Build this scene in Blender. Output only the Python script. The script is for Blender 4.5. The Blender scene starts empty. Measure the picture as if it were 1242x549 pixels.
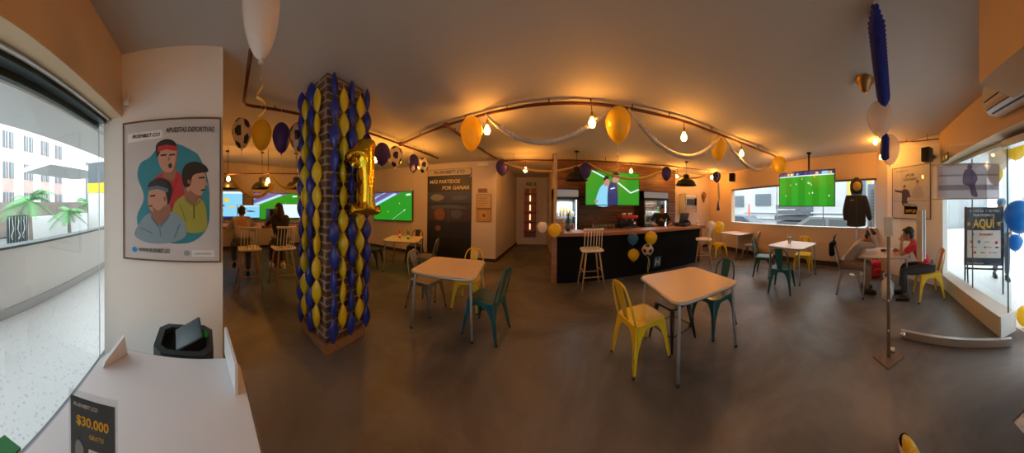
# Sports bar seen in a swept panorama: every object is built from mesh code below.
EXPO, SKY, BULB, TVK, FRW = 1.2, 2.0, 60, .48, 5
import bpy, bmesh, math, random
from math import pi, sin, cos, tan, atan2, hypot, radians, sqrt
from mathutils import Vector, Matrix, Quaternion
random.seed(7)
C = bpy.context.scene.collection
SC = bpy.context.scene
EYE = 1.62
V = Vector

# ------------------------------------------------------------------ surveying helpers (bearing / elevation sights from the eye point)
F = 254.0; CX = 645.0
def az(px): return (px - CX) / F
def HZ(px): return 248.3 + 2.5 * sin(az(px))
def at_r(px, py, r): a = az(px); return V((r*sin(a), r*cos(a), EYE - (py - HZ(px))*r/F))
def at_y(px, py, y): return at_r(px, py, y / cos(az(px)))
def at_x(px, py, x): return at_r(px, py, x / sin(az(px)))
def at_z(px, py, z): return at_r(px, py, (EYE - z)*F/(py - HZ(px)))
def ceil_z(x, y): return 3.055 - 0.035*y

# ------------------------------------------------------------------ materials
MATS = {}
def mat(name, col, rough=0.5, metal=0.0, emit=0.0, ecol=None, alpha=None, trans=0.0, bump=0.0, bscale=30.0, vary=0.0, vscale=4.0, coat=0.0, sheen=0.0, sss=0.0, spec=None):
    if name in MATS: return MATS[name]
    m = bpy.data.materials.new(name); m.use_nodes = True
    nt = m.node_tree; b = nt.nodes['Principled BSDF']
    b.inputs['Base Color'].default_value = (*col, 1)
    b.inputs['Roughness'].default_value = rough
    b.inputs['Metallic'].default_value = metal
    if spec is not None: b.inputs['Specular IOR Level'].default_value = spec
    if coat: b.inputs['Coat Weight'].default_value = coat
    if sheen: b.inputs['Sheen Weight'].default_value = sheen
    if trans: b.inputs['Transmission Weight'].default_value = trans
    if sss:
        b.inputs['Subsurface Weight'].default_value = sss
        b.inputs['Subsurface Radius'].default_value = (.05, .03, .02)
    if emit:
        b.inputs['Emission Color'].default_value = (*(ecol or col), 1)
        b.inputs['Emission Strength'].default_value = emit
    if vary or bump:
        tc = nt.nodes.new('ShaderNodeTexCoord')
    if vary:
        n = nt.nodes.new('ShaderNodeTexNoise'); n.inputs['Scale'].default_value = vscale; n.inputs['Detail'].default_value = 5
        r = nt.nodes.new('ShaderNodeMix'); r.data_type = 'RGBA'
        r.inputs[6].default_value = (*[max(0, c*(1-vary)) for c in col], 1)
        r.inputs[7].default_value = (*[min(1, c*(1+vary)) for c in col], 1)
        nt.links.new(tc.outputs['Object'], n.inputs['Vector'])
        nt.links.new(n.outputs['Fac'], r.inputs[0]); nt.links.new(r.outputs[2], b.inputs['Base Color'])
    if bump:
        n2 = nt.nodes.new('ShaderNodeTexNoise'); n2.inputs['Scale'].default_value = bscale; n2.inputs['Detail'].default_value = 3
        bp = nt.nodes.new('ShaderNodeBump'); bp.inputs['Strength'].default_value = bump; bp.inputs['Distance'].default_value = 0.01
        nt.links.new(tc.outputs['Object'], n2.inputs['Vector'])
        nt.links.new(n2.outputs['Fac'], bp.inputs['Height']); nt.links.new(bp.outputs['Normal'], b.inputs['Normal'])
    MATS[name] = m
    return m

def concrete():
    m = mat('polished_concrete', (.2, .185, .17), .42)
    nt = m.node_tree; b = nt.nodes['Principled BSDF']; L = nt.links.new
    tc = nt.nodes.new('ShaderNodeTexCoord')
    n = nt.nodes.new('ShaderNodeTexNoise'); n.inputs['Scale'].default_value = .9; n.inputs['Detail'].default_value = 7; n.inputs['Roughness'].default_value = .6; n.inputs['Distortion'].default_value = .6
    r = nt.nodes.new('ShaderNodeValToRGB'); r.color_ramp.elements[0].position = .35; r.color_ramp.elements[1].position = .68
    r.color_ramp.elements[0].color = (.066, .061, .057, 1); r.color_ramp.elements[1].color = (.195, .182, .172, 1)
    L(tc.outputs['Object'], n.inputs['Vector']); L(n.outputs['Fac'], r.inputs['Fac']); L(r.outputs['Color'], b.inputs['Base Color'])
    n2 = nt.nodes.new('ShaderNodeTexNoise'); n2.inputs['Scale'].default_value = 3; n2.inputs['Detail'].default_value = 6
    mr = nt.nodes.new('ShaderNodeMapRange'); mr.inputs['To Min'].default_value = .32; mr.inputs['To Max'].default_value = .6
    L(tc.outputs['Object'], n2.inputs['Vector']); L(n2.outputs['Fac'], mr.inputs['Value']); L(mr.outputs['Result'], b.inputs['Roughness'])
    return m

def terrazzo():
    m = mat('terrazzo', (.8, .8, .8), .5)
    nt = m.node_tree; b = nt.nodes['Principled BSDF']; L = nt.links.new
    tc = nt.nodes.new('ShaderNodeTexCoord')
    vo = nt.nodes.new('ShaderNodeTexVoronoi'); vo.inputs['Scale'].default_value = 27
    r = nt.nodes.new('ShaderNodeValToRGB'); e = r.color_ramp.elements
    e[0].position = .1; e[0].color = (.46, .46, .47, 1); e[1].position = .36; e[1].color = (.70, .71, .71, 1)
    n = nt.nodes.new('ShaderNodeTexNoise'); n.inputs['Scale'].default_value = 14
    th = nt.nodes.new('ShaderNodeMath'); th.operation = 'GREATER_THAN'; th.inputs[1].default_value = .47
    mx = nt.nodes.new('ShaderNodeMix'); mx.data_type = 'RGBA'; mx.inputs[6].default_value = (.70, .71, .71, 1)
    L(tc.outputs['Object'], vo.inputs['Vector']); L(vo.outputs['Distance'], r.inputs['Fac'])
    L(tc.outputs['Object'], n.inputs['Vector']); L(n.outputs['Fac'], th.inputs[0]); L(th.outputs[0], mx.inputs[0])
    L(r.outputs['Color'], mx.inputs[7]); L(mx.outputs[2], b.inputs['Base Color'])
    return m

def brick(name, c1, c2, mortar, bw, bh, ms=.012, rough=.8):
    m = mat(name, c1, rough); nt = m.node_tree; b = nt.nodes['Principled BSDF']; L = nt.links.new
    g = nt.nodes.new('ShaderNodeNewGeometry'); s = nt.nodes.new('ShaderNodeSeparateXYZ'); L(g.outputs['Position'], s.inputs[0])
    a = nt.nodes.new('ShaderNodeMath'); a.operation = 'ADD'; L(s.outputs[0], a.inputs[0]); L(s.outputs[1], a.inputs[1])
    c = nt.nodes.new('ShaderNodeCombineXYZ'); L(a.outputs[0], c.inputs[0]); L(s.outputs[2], c.inputs[1])
    t = nt.nodes.new('ShaderNodeTexBrick'); t.inputs['Color1'].default_value = (*c1, 1); t.inputs['Color2'].default_value = (*c2, 1)
    t.inputs['Mortar'].default_value = (*mortar, 1); t.inputs['Scale'].default_value = 1; t.inputs['Mortar Size'].default_value = ms
    t.inputs['Brick Width'].default_value = bw; t.inputs['Row Height'].default_value = bh
    L(c.outputs[0], t.inputs['Vector']); L(t.outputs['Color'], b.inputs['Base Color'])
    bp = nt.nodes.new('ShaderNodeBump'); bp.inputs['Strength'].default_value = .4; bp.invert = True; bp.inputs['Distance'].default_value = .01
    L(t.outputs['Fac'], bp.inputs['Height']); L(bp.outputs['Normal'], b.inputs['Normal'])
    return m

def wood(name, c1, c2, scale=6, rough=.5, axis='X'):
    m = mat(name, c1, rough); nt = m.node_tree; b = nt.nodes['Principled BSDF']; L = nt.links.new
    tc = nt.nodes.new('ShaderNodeTexCoord'); mp = nt.nodes.new('ShaderNodeMapping')
    sc = {'X': (.6, 9, 9), 'Z': (9, 9, .6), 'Y': (9, .6, 9)}[axis]
    mp.inputs['Scale'].default_value = sc
    n = nt.nodes.new('ShaderNodeTexNoise'); n.inputs['Scale'].default_value = scale*.5; n.inputs['Detail'].default_value = 6; n.inputs['Distortion'].default_value = .8
    r = nt.nodes.new('ShaderNodeValToRGB'); r.color_ramp.elements[0].position = .35; r.color_ramp.elements[1].position = .65
    r.color_ramp.elements[0].color = (*c2, 1); r.color_ramp.elements[1].color = (*c1, 1)
    L(tc.outputs['Object'], mp.inputs[0]); L(mp.outputs[0], n.inputs['Vector']); L(n.outputs['Fac'], r.inputs[0]); L(r.outputs[0], b.inputs['Base Color'])
    return m

def glass(name, tint=(1, 1, 1), refl=.06):
    if name in MATS: return MATS[name]
    m = bpy.data.materials.new(name); m.use_nodes = True; nt = m.node_tree; nt.nodes.clear(); L = nt.links.new
    o = nt.nodes.new('ShaderNodeOutputMaterial'); t = nt.nodes.new('ShaderNodeBsdfTransparent'); g = nt.nodes.new('ShaderNodeBsdfGlossy')
    t.inputs[0].default_value = (*tint, 1); g.inputs['Roughness'].default_value = .02
    lw = nt.nodes.new('ShaderNodeLayerWeight'); lw.inputs[0].default_value = .25
    mr = nt.nodes.new('ShaderNodeMapRange'); mr.inputs['To Min'].default_value = refl*.25; mr.inputs['To Max'].default_value = .16
    mx = nt.nodes.new('ShaderNodeMixShader')
    L(lw.outputs['Fresnel'], mr.inputs['Value']); L(mr.outputs[0], mx.inputs[0]); L(t.outputs[0], mx.inputs[1]); L(g.outputs[0], mx.inputs[2]); L(mx.outputs[0], o.inputs[0])
    MATS[name] = m; return m

def film(name, col, op, rough=.25):
    """translucent skin: balloons, printed film"""
    if name in MATS: return MATS[name]
    m = bpy.data.materials.new(name); m.use_nodes = True; nt = m.node_tree; L = nt.links.new
    b = nt.nodes['Principled BSDF']; b.inputs['Base Color'].default_value = (*col, 1); b.inputs['Roughness'].default_value = rough
    o = [n for n in nt.nodes if n.type == 'OUTPUT_MATERIAL'][0]
    tl = nt.nodes.new('ShaderNodeBsdfTranslucent'); tl.inputs[0].default_value = (*col, 1)
    m1 = nt.nodes.new('ShaderNodeMixShader'); m1.inputs[0].default_value = .45; L(b.outputs[0], m1.inputs[1]); L(tl.outputs[0], m1.inputs[2])
    t = nt.nodes.new('ShaderNodeBsdfTransparent'); t.inputs[0].default_value = (*[min(1, .5+c*.5) for c in col], 1)
    m2 = nt.nodes.new('ShaderNodeMixShader'); m2.inputs[0].default_value = op; L(t.outputs[0], m2.inputs[1]); L(m1.outputs[0], m2.inputs[2]); L(m2.outputs[0], o.inputs[0])
    MATS[name] = m; return m

# ------------------------------------------------------------------ mesh builder
class MB:
    def __init__(s): s.v = []; s.f = []; s.m = []; s.sm = []
    def add(s, vs, fs, mi=0, smooth=False):
        b = len(s.v); s.v += [V(p) for p in vs]
        for f in fs: s.f.append(tuple(b+i for i in f)); s.m.append(mi); s.sm.append(smooth)
        return s
    def box(s, c, d, rot=0.0, mi=0, tap=1.0, R=None):
        hx, hy, hz = d[0]/2, d[1]/2, d[2]/2; c = V(c)
        M = R if R is not None else Matrix.Rotation(rot, 3, 'Z')
        vs = []
        for z in (-1, 1):
            k = tap if z > 0 else 1.0
            for x, y in ((-1, -1), (1, -1), (1, 1), (-1, 1)): vs.append(c + M @ V((x*hx*k, y*hy*k, z*hz)))
        return s.add(vs, [(3, 2, 1, 0), (4, 5, 6, 7), (0, 1, 5, 4), (1, 2, 6, 5), (2, 3, 7, 6), (3, 0, 4, 7)], mi)
    def rbox(s, c, d, r=.01, rot=0.0, mi=0, R=None, seg=2):
        """box with rounded edges"""
        bm = bmesh.new(); bmesh.ops.create_cube(bm, size=1)
        for v in bm.verts: v.co = V((v.co.x*d[0], v.co.y*d[1], v.co.z*d[2]))
        bmesh.ops.bevel(bm, geom=bm.edges[:], offset=min(r, min(d)*.49), segments=seg, profile=.5, affect='EDGES')
        M = R if R is not None else Matrix.Rotation(rot, 3, 'Z')
        bm.verts.index_update()
        s.add([V(c) + M @ v.co for v in bm.verts], [[v.index for v in f.verts] for f in bm.faces], mi, True); bm.free(); return s
    def cyl(s, p0, p1, r0, r1=None, n=10, mi=0, smooth=True, caps=True):
        p0, p1 = V(p0), V(p1); r1 = r0 if r1 is None else r1
        d = (p1-p0).normalized(); a = d.orthogonal().normalized(); b = d.cross(a)
        vs = [p0+(a*cos(2*pi*i/n)+b*sin(2*pi*i/n))*r0 for i in range(n)] + [p1+(a*cos(2*pi*i/n)+b*sin(2*pi*i/n))*r1 for i in range(n)]
        s.add(vs, [(i, (i+1) % n, n+(i+1) % n, n+i) for i in range(n)], mi, smooth)
        if caps:
            s.add(vs[:n], [tuple(reversed(range(n)))], mi); s.add(vs[n:], [tuple(range(n))], mi)
        return s
    def tube(s, pts, r, n=8, mi=0, closed=False, caps=True, sx=1.0):
        pts = [V(p) for p in pts]; N = len(pts); rr = r if hasattr(r, '__len__') else [r]*N
        up = None; rings = []
        for i, p in enumerate(pts):
            if closed: t = (pts[(i+1) % N]-pts[i-1]).normalized()
            else: t = (pts[min(i+1, N-1)]-pts[max(i-1, 0)]).normalized()
            if up is None: up = t.orthogonal().normalized()
            up = (up - t*up.dot(t))
            up = up.normalized() if up.length > 1e-6 else t.orthogonal().normalized()
            b = t.cross(up)
            rings.append([p+(up*cos(2*pi*k/n)*sx+b*sin(2*pi*k/n))*rr[i] for k in range(n)])
        vs = [q for R in rings for q in R]; fs = []
        for i in range(N if closed else N-1):
            j = (i+1) % N
            for k in range(n): fs.append((i*n+k, i*n+(k+1) % n, j*n+(k+1) % n, j*n+k))
        s.add(vs, fs, mi, True)
        if caps and not closed:
            s.add(rings[0], [tuple(reversed(range(n)))], mi); s.add(rings[-1], [tuple(range(n))], mi)
        return s
    def lathe(s, c, prof, n=20, mi=0, R=None, smooth=True, sx=1, sy=1, mif=None):
        """prof: list of (radius, z)"""
        c = V(c); M = R if R is not None else Matrix.Identity(3); b = len(s.v)
        vs = []
        for r, z in prof:
            for k in range(n): a = 2*pi*k/n; vs.append(c + M @ V((r*cos(a)*sx, r*sin(a)*sy, z)))
        s.v += vs
        for i in range(len(prof)-1):
            for k in range(n):
                f = (b+i*n+k, b+i*n+(k+1) % n, b+(i+1)*n+(k+1) % n, b+(i+1)*n+k)
                s.f.append(f); s.sm.append(smooth)
                s.m.append(mif((vs[f[0]-b]+vs[f[2]-b])/2-c) if mif else mi)
        return s
    def ball(s, c, r, n=16, mi=0, R=None, mif=None, top=1.0):
        rx, ry, rz = r if hasattr(r, '__len__') else (r, r, r); m = max(6, n*3//4)
        prof = [(max(1e-4, sin(pi*i/m)), -cos(pi*i/m)) for i in range(m+1)]
        c = V(c); M = (R if R is not None else Matrix.Identity(3)) @ Matrix.Diagonal((rx, ry, rz))
        return s.lathe(c, prof, n, mi, M, mif=mif)
    def poly(s, pts, mi=0): return s.add(pts, [tuple(range(len(pts)))], mi)
    def prism(s, pts, d, mi=0, smooth=False):
        """extrude polygon pts by vector d"""
        pts = [V(p) for p in pts]; d = V(d); n = len(pts)
        s.add(pts, [tuple(reversed(range(n)))], mi); s.add([p+d for p in pts], [tuple(range(n))], mi)
        s.add(pts+[p+d for p in pts], [(i, (i+1) % n, n+(i+1) % n, n+i) for i in range(n)], mi, smooth); return s
    def merge(s, o, mi=0): s.add(o.v, o.f, mi, True); return s
    def build(s, name, mats, parent=None, label=None, loc=None):
        me = bpy.data.meshes.new(name)
        me.from_pydata([tuple(v) for v in s.v], [], s.f)
        for m in (mats if isinstance(mats, (list, tuple)) else [mats]): me.materials.append(m)
        me.polygons.foreach_set('material_index', s.m); me.polygons.foreach_set('use_smooth', s.sm)
        bm = bmesh.new(); bm.from_mesh(me); bmesh.ops.remove_doubles(bm, verts=bm.verts, dist=1e-5)
        bmesh.ops.recalc_face_normals(bm, faces=bm.faces); bm.to_mesh(me); bm.free(); me.update()
        o = bpy.data.objects.new(name, me); C.objects.link(o)
        if parent is not None: o.parent = parent
        if loc is not None: o.location = loc
        if label: o['label'] = label
        return o

def thing(name, label, cat, loc=(0, 0, 0), rz=0.0, group=None):
    o = bpy.data.objects.new(name, None); C.objects.link(o); o.empty_display_size = .1
    o.location = loc; o.rotation_euler = (0, 0, rz); o['label'] = label; o['category'] = cat
    if group: o['group'] = group
    return o
def tag(o, label, cat, group=None, kind=None):
    o['label'] = label; o['category'] = cat
    if group: o['group'] = group
    if kind: o['kind'] = kind
    return o
def struct(o): o['kind'] = 'structure'; return o
def copy_tree(o, parent=None):
    c = o.copy(); C.objects.link(c)
    if parent is not None: c.parent = parent
    for ch in list(o.children): copy_tree(ch, c)
    return c
def place(proto, used, loc, rz, label, group=None):
    o = copy_tree(proto) if used else proto
    o.location = loc; o.rotation_euler = (0, 0, rz); o['label'] = label
    if group: o['group'] = group
    return o

class Fr:
    """a flat drawing frame: origin, right and up vectors; n points out of the page"""
    def __init__(s, o, u, v=(0, 0, 1)): s.o = V(o); s.u = V(u).normalized(); s.v = V(v).normalized(); s.n = s.u.cross(s.v)
    def p(s, a, b, c=0): return s.o + s.u*a + s.v*b + s.n*c
def blob(pts, k=4, closed=True):
    """smooth closed outline through pts (Catmull-Rom)"""
    n = len(pts); out = []
    for i in range(n):
        p0, p1, p2, p3 = pts[i-1], pts[i], pts[(i+1) % n], pts[(i+2) % n]
        for j in range(k):
            t = j/k
            out.append(tuple(.5*((2*p1[a])+(-p0[a]+p2[a])*t+(2*p0[a]-5*p1[a]+4*p2[a]-p3[a])*t*t+(-p0[a]+3*p1[a]-3*p2[a]+p3[a])*t**3) for a in (0, 1)))
    return out
def rrect(cx, cy, w, h, r, k=5):
    out = []
    for qx, qy, a0 in ((1, 1, 0), (-1, 1, pi/2), (-1, -1, pi), (1, -1, 1.5*pi)):
        for i in range(k+1): a = a0+pi/2*i/k; out.append((cx+qx*(w/2-r)+r*cos(a), cy+qy*(h/2-r)+r*sin(a)))
    return out
def circ(cx, cy, r, n=16, ry=None): return [(cx+r*cos(2*pi*i/n), cy+(ry or r)*sin(2*pi*i/n)) for i in range(n)]
def art(fr, shapes, name, mats, parent, depth=.0012, base=.001):
    """flat print: each shape (pts2d, material index) printed a hair above the last"""
    mb = MB()
    for i, (pts, mi) in enumerate(shapes): mb.poly([fr.p(a, b, base+i*depth*.25) for a, b in pts], mi)
    return mb.build(name, mats, parent)
def line2(a, b, w):
    dx, dy = b[0]-a[0], b[1]-a[1]; L = hypot(dx, dy) or 1; nx, ny = -dy/L*w/2, dx/L*w/2
    return [(a[0]+nx, a[1]+ny), (b[0]+nx, b[1]+ny), (b[0]-nx, b[1]-ny), (a[0]-nx, a[1]-ny)]
def text(s, fr, a, b, size, m, parent, name='lettering', width=None, align='CENTER', bold=.0, shear=0.0, c=.004, ex=.001):
    cu = bpy.data.curves.new(name, 'FONT'); cu.body = s; cu.size = size; cu.align_x = align; cu.align_y = 'CENTER'
    cu.offset = bold; cu.shear = shear; cu.extrude = ex; cu.resolution_u = 3
    t = bpy.data.objects.new(name, cu); C.objects.link(t)
    dg = bpy.context.evaluated_depsgraph_get(); me = bpy.data.meshes.new_from_object(t.evaluated_get(dg))
    bpy.data.objects.remove(t); bpy.data.curves.remove(cu)
    xs = [v.co.x for v in me.vertices] or [0]
    k = 1.0
    if width: k = width/(max(xs)-min(xs)+1e-6)
    for v in me.vertices: v.co = fr.p(a+v.co.x*k, b+v.co.y, c+v.co.z)
    me.materials.clear(); me.materials.append(m)
    o = bpy.data.objects.new(name, me); C.objects.link(o); o.parent = parent
    return o

# ------------------------------------------------------------------ palette
M = dict(
    wall=mat('wall_paint', (.66, .58, .51), .75, bump=.08, bscale=60),
    ceil=mat('ceiling_paint', (.60, .57, .53), .85, bump=.05, bscale=20),
    peach=mat('peach_tone', (.78, .56, .34), .75, bump=.05, bscale=60),  # beams in a warmer peach tone than ceiling and pillar
    pillarw=mat('pillar_paint', (.86, .82, .77), .7, bump=.05, bscale=60),
    floor=concrete(), terr=terrazzo(),
    white=mat('white_laminate', (.68, .67, .69), .35),
    edge=mat('grey_edge_band', (.25, .26, .28), .5),
    tabtop=mat('beige_laminate', (.70, .56, .46), .38),
    tubem=mat('grey_tube_steel', (.42, .44, .47), .35, .6),
    chrome=mat('brushed_chrome', (.62, .60, .58), .25, .9),
    yel=mat('yellow_enamel', (.80, .52, .01), .32, coat=.3),
    teal=mat('teal_enamel', (.008, .095, .11), .3, coat=.3),
    green=mat('dark_green_enamel', (.01, .07, .06), .35, coat=.2),
    blk=mat('black_plastic', (.014, .014, .016), .4),
    blkm=mat('black_matt', (.006, .006, .007), .7, spec=.12),
    galv=mat('galvanised_steel', (.33, .32, .30), .35, .8, vary=.2, vscale=12),
    pwhite=mat('white_painted_wood', (.80, .75, .66), .45),
    oak=wood('light_oak', (.52, .33, .18), (.40, .24, .12), axis='Z'),
    slab=wood('reddish_worktop_wood', (.42, .17, .07), (.27, .10, .04), axis='X'),
    plank=wood('stained_plank', (.23, .105, .045), (.10, .045, .02), axis='X'),
    plank2=wood('dark_stained_plank', (.15, .065, .03), (.07, .03, .014), axis='X'),
    darkw=wood('dark_brown_wood', (.16, .07, .035), (.08, .03, .015), axis='Z'),
    skirt=mat('dark_skirting', (.05, .025, .018), .5),
    copper=mat('copper_paint', (.15, .045, .022), .45, .3),
    bulb=mat('glowing_bulb', (1, .6, .2), .3, emit=BULB, ecol=(1, .38, .05)),
    bulb2=mat('glowing_bulb_strong', (1, .6, .2), .3, emit=BULB*2.3, ecol=(1, .38, .05)),
    brass=mat('brass_socket', (.35, .2, .08), .35, .8),
    gold=mat('gold_foil', (.85, .50, .03), .16, 1.0, bump=.35, bscale=9),
    by=film('yellow_latex', (.95, .72, .06), .92), bb=film('navy_latex', (.03, .04, .26), .93), bw=film('white_latex', (.92, .84, .76), .88),
    bp=film('violet_latex', (.10, .06, .33), .92), blkl=mat('black_latex', (.02, .02, .02), .3),
    bbo=mat('opaque_blue_latex', (.015, .028, .29), .32, coat=.2), byo=mat('opaque_yellow_latex', (.70, .50, .012), .32, coat=.2),
    glass=glass('window_glass', (.96, .98, .98)),
    alu=mat('aluminium', (.55, .57, .58), .35, .7), dalu=mat('dark_green_track', (.06, .085, .085), .4, .3),
    extw=mat('exterior_white', (.68, .68, .67), .8), red=mat('red_fabric', (.55, .015, .03), .8),
    skin=mat('skin_tone', (.50, .27, .18), .5, sss=.1), skin2=mat('tan_skin_tone', (.42, .21, .13), .5, sss=.1),
    hair=mat('dark_hair', (.012, .009, .008), .55, bump=.6, bscale=120),
    screen=mat('grey_dim', (.05, .05, .05), .3),
)

# ================================================================== CAMERA (the photograph is a swept phone panorama)
cd = bpy.data.cameras.new('camera'); cam = bpy.data.objects.new('camera', cd); C.objects.link(cam); SC.camera = cam
cd.type = 'PANO'; cd.panorama_type = 'CENTRAL_CYLINDRICAL'
cd.central_cylindrical_radius = 1.0
cd.central_cylindrical_range_u_min = -645/254; cd.central_cylindrical_range_u_max = (1242-645)/254
cd.central_cylindrical_range_v_min = -(549-248.3)/254; cd.central_cylindrical_range_v_max = 248.3/254
cam.location = (0, 0, EYE)
cam.rotation_euler = (Matrix.Rotation(-2.5/254, 4, 'Y') @ Matrix.Rotation(pi/2, 4, 'X')).to_euler()
cd.clip_start = .02

# ================================================================== THE ROOM
GY = -.98            # glass line, left front
WX0, WY0 = 5.50, -.45    # window wall: near end
WX1, WY1 = 6.50, 5.70    # window wall: far end
def wall_box(name, a, b, z0, z1, th, m, side=1):
    """wall from a to b, thickness th laid to the left (side=1) or right of a->b"""
    a, b = V((*a, 0)), V((*b, 0)); d = (b-a).normalized(); n = V((-d.y, d.x, 0))*th*side
    pts = [a, b, b+n, a+n]; mb = MB()
    mb.prism([p+V((0, 0, z0)) for p in pts], (0, 0, z1-z0))
    return struct(mb.build(name, m))
# floor and ceiling
outline = [(-7.6, -1.05), (1.2, -1.05), (1.2, -1.9), (4.3, -1.9), (5.8, -.7), (6.9, 6.0), (6.9, 9.0), (-7.6, 9.0)]
fb = MB(); fb.prism([V((x, y, -.12)) for x, y in outline], (0, 0, .12)); struct(fb.build('floor', M['floor']))
cb = MB(); n = len(outline)
bot = [V((x, y, ceil_z(x, y))) for x, y in outline]; top = [p+V((0, 0, .25)) for p in bot]
# split at the fold of the slope
cb.add(bot, [tuple(range(n))]); cb.add(top, [tuple(range(n))])
cb.add(bot+top, [(i, (i+1) % n, n+(i+1) % n, n+i) for i in range(n)])
struct(cb.build('ceiling', M['ceil']))
ZT = 3.2
wall_box('wall_left', (-7.3, -1.0), (-7.3, 5.9), 0, ZT, .2, M['wall'])
wall_box('wall_back', (-7.4, 5.8), (-1.0, 5.8), 0, ZT, .2, M['wall'])
wall_box('wall_far_left', (-1.0, 5.8), (-.62, 8.7), 0, ZT, .12, M['wall'])
wall_box('wall_far_back', (-1.0, 8.6), (.9, 8.6), 0, ZT, .2, M['wall'])
wall_box('wall_far_right', (.64, 5.7), (.64, 8.6), 0, ZT, .12, M['wall'], -1)
wall_box('wall_rear', (.64, 5.7), (6.9, 5.7), 0, ZT, .2, M['wall'])
wall_box('wall_right', (5.16, -.66), (3.93, -1.62), 0, ZT, .2, M['pillarw'])
wall_box('wall_inner_right', (5.60, -.36), (5.16, -.66), 0, ZT, .2, M['wall'])
# window wall with its long opening
D = V((WX1-WX0, WY1-WY0, 0)); WL = D.length; D.normalize(); N = V((D.y, -D.x, 0))   # N points outward (+x)
def ww(t, z, out=0.0): return V((WX0, WY0, 0)) + D*t + N*out + V((0, 0, z))
t0, t1 = .03, WL*.80
sill = lambda t: 1.04 if t < 9 else 1
def head(t): return 2.38 - (t-t0)/(t1-t0)*.14
wb = MB(); TH = .18
def wseg(ta, tb, za0, za1, zb0, zb1):
    a = [ww(ta, za0), ww(tb, zb0), ww(tb, zb1), ww(ta, za1)]
    wb.prism(a, N*TH)
wseg(-.1, WL+.1, 0, 1.04, 0, 1.04)
wseg(-.1, t0, 1.04, ZT, 1.04, ZT)
wseg(t1, WL+.1, 1.04, ZT, 1.04, ZT)
wseg(t0, t1, head(t0), ZT, head(t1), ZT)
struct(wb.build('wall_window_side', mat('window_wall_peach', (.70, .54, .38), .75, bump=.05, bscale=60)))  # one even peach tone over the whole window wall
wf = MB()
def bar(mb, p, q, w, d): mb.prism([p-D*0+V((0, 0, -w/2)), q+V((0, 0, -w/2)), q+V((0, 0, w/2)), p+V((0, 0, w/2))], N*d)
wf2 = MB()
bar(wf2, ww(t0, head(t0)-.02, .0), ww(t1, head(t1)-.02, .0), .05, .05)
w1 = struct(wf2.build('window_1', M['dalu']))
sb = MB(); sb.prism([ww(t0, 1.04, -.03), ww(t1, 1.04, -.03), ww(t1, 1.04, TH), ww(t0, 1.04, TH)], (0, 0, .025)); sb.build('window_sill', M['extw'], w1)
g = MB(); g.add([ww(t0, 1.06, .12), ww(t1, 1.06, .12), ww(t1, head(t1)-.04, .12), ww(t0, head(t0)-.04, .12)], [(0, 1, 2, 3)]); g.build('window_pane', M['glass'], w1)
for k, t in enumerate((1.55, 3.1)):
    mm = MB(); mm.box(ww(t, (1.06+head(t))/2, .12), (.02, .025, head(t)-1.08), atan2(D.y, D.x)); mm.build('window_mullion', M['alu'], w1)
# skirting boards
def skirt(name, a, b, side=1, h=.09, m='skirt'):
    return wall_box(name, a, b, 0, h, .015, M[m], side)
skirt('baseboard_left', (-7.295, -.9), (-7.295, 5.75), -1)
skirt('baseboard_back', (-7.28, 5.795), (-1.0, 5.795), -1)
skirt('baseboard_far', (-.995, 5.79), (-.615, 8.6), -1)
skirt('baseboard_window', (WX0, WY0), (WX1-.01, WY1), 1, .13)
skirt('baseboard_rear', (4.7, 5.695), (6.4, 5.695), -1)
# poster pillar at the left front, its beam, and the solid front beyond it
pb = MB(); pb.box((-2.13, -.40, 1.6), (.40, 1.17, 3.2)); struct(pb.build('wall_poster_pillar', M['pillarw']))
wall_box('wall_front_left', (-7.4, -.85), (-2.3, -.85), 0, ZT, .2, M['wall'], -1)
bb = MB(); bb.box((-.36, -.94, 2.83), (3.16, .32, .72)); struct(bb.build('wall_front_beam', M['peach']))
wall_box('wall_front_middle', (.5, -.80), (1.5, -1.55), 0, ZT, .2, M['wall'], -1)
br = MB(); br.prism([V((1.25, -1.5, 2.5)), V((3.95, -1.57, 2.5)), V((3.95, -1.95, 2.5)), V((1.25, -1.92, 2.5))], (0, 0, .7)); struct(br.build('wall_entrance_beam', M['peach']))

# left front glazing: head track, sliding panes, thin steel posts
w2 = MB(); w2.box((-.72, GY-.01, 2.455), (2.42, .075, .035)); w2.box((-.72, GY-.075, 2.43), (2.42, .035, .07)); w2 = struct(w2.build('window_2', M['dalu']))
t = MB(); t.box((-.72, GY+.07, 2.462), (2.42, .02, .02)); t.build('window_track', M['alu'], w2)
for x0, x1, y in ((-1.93, -1.85, GY), (-1.87, -.60, GY-.03), (-.60, .46, GY)):
    g = MB(); g.box(((x0+x1)/2, y, 1.22), (x1-x0, .008, 2.40)); g.build('window_pane', M['glass'], w2)
for x, y in ((-1.87, GY-.03), (-.60, GY-.01)):
    g = MB(); g.box((x, y, 1.22), (.006, .010, 2.40)); g.build('window_edge_strip', M['alu'], w2)
bt = MB(); bt.box((-.72, GY-.01, .006), (2.42, .05, .012)); bt.build('window_bottom_rail', M['dalu'], w2)

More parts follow.
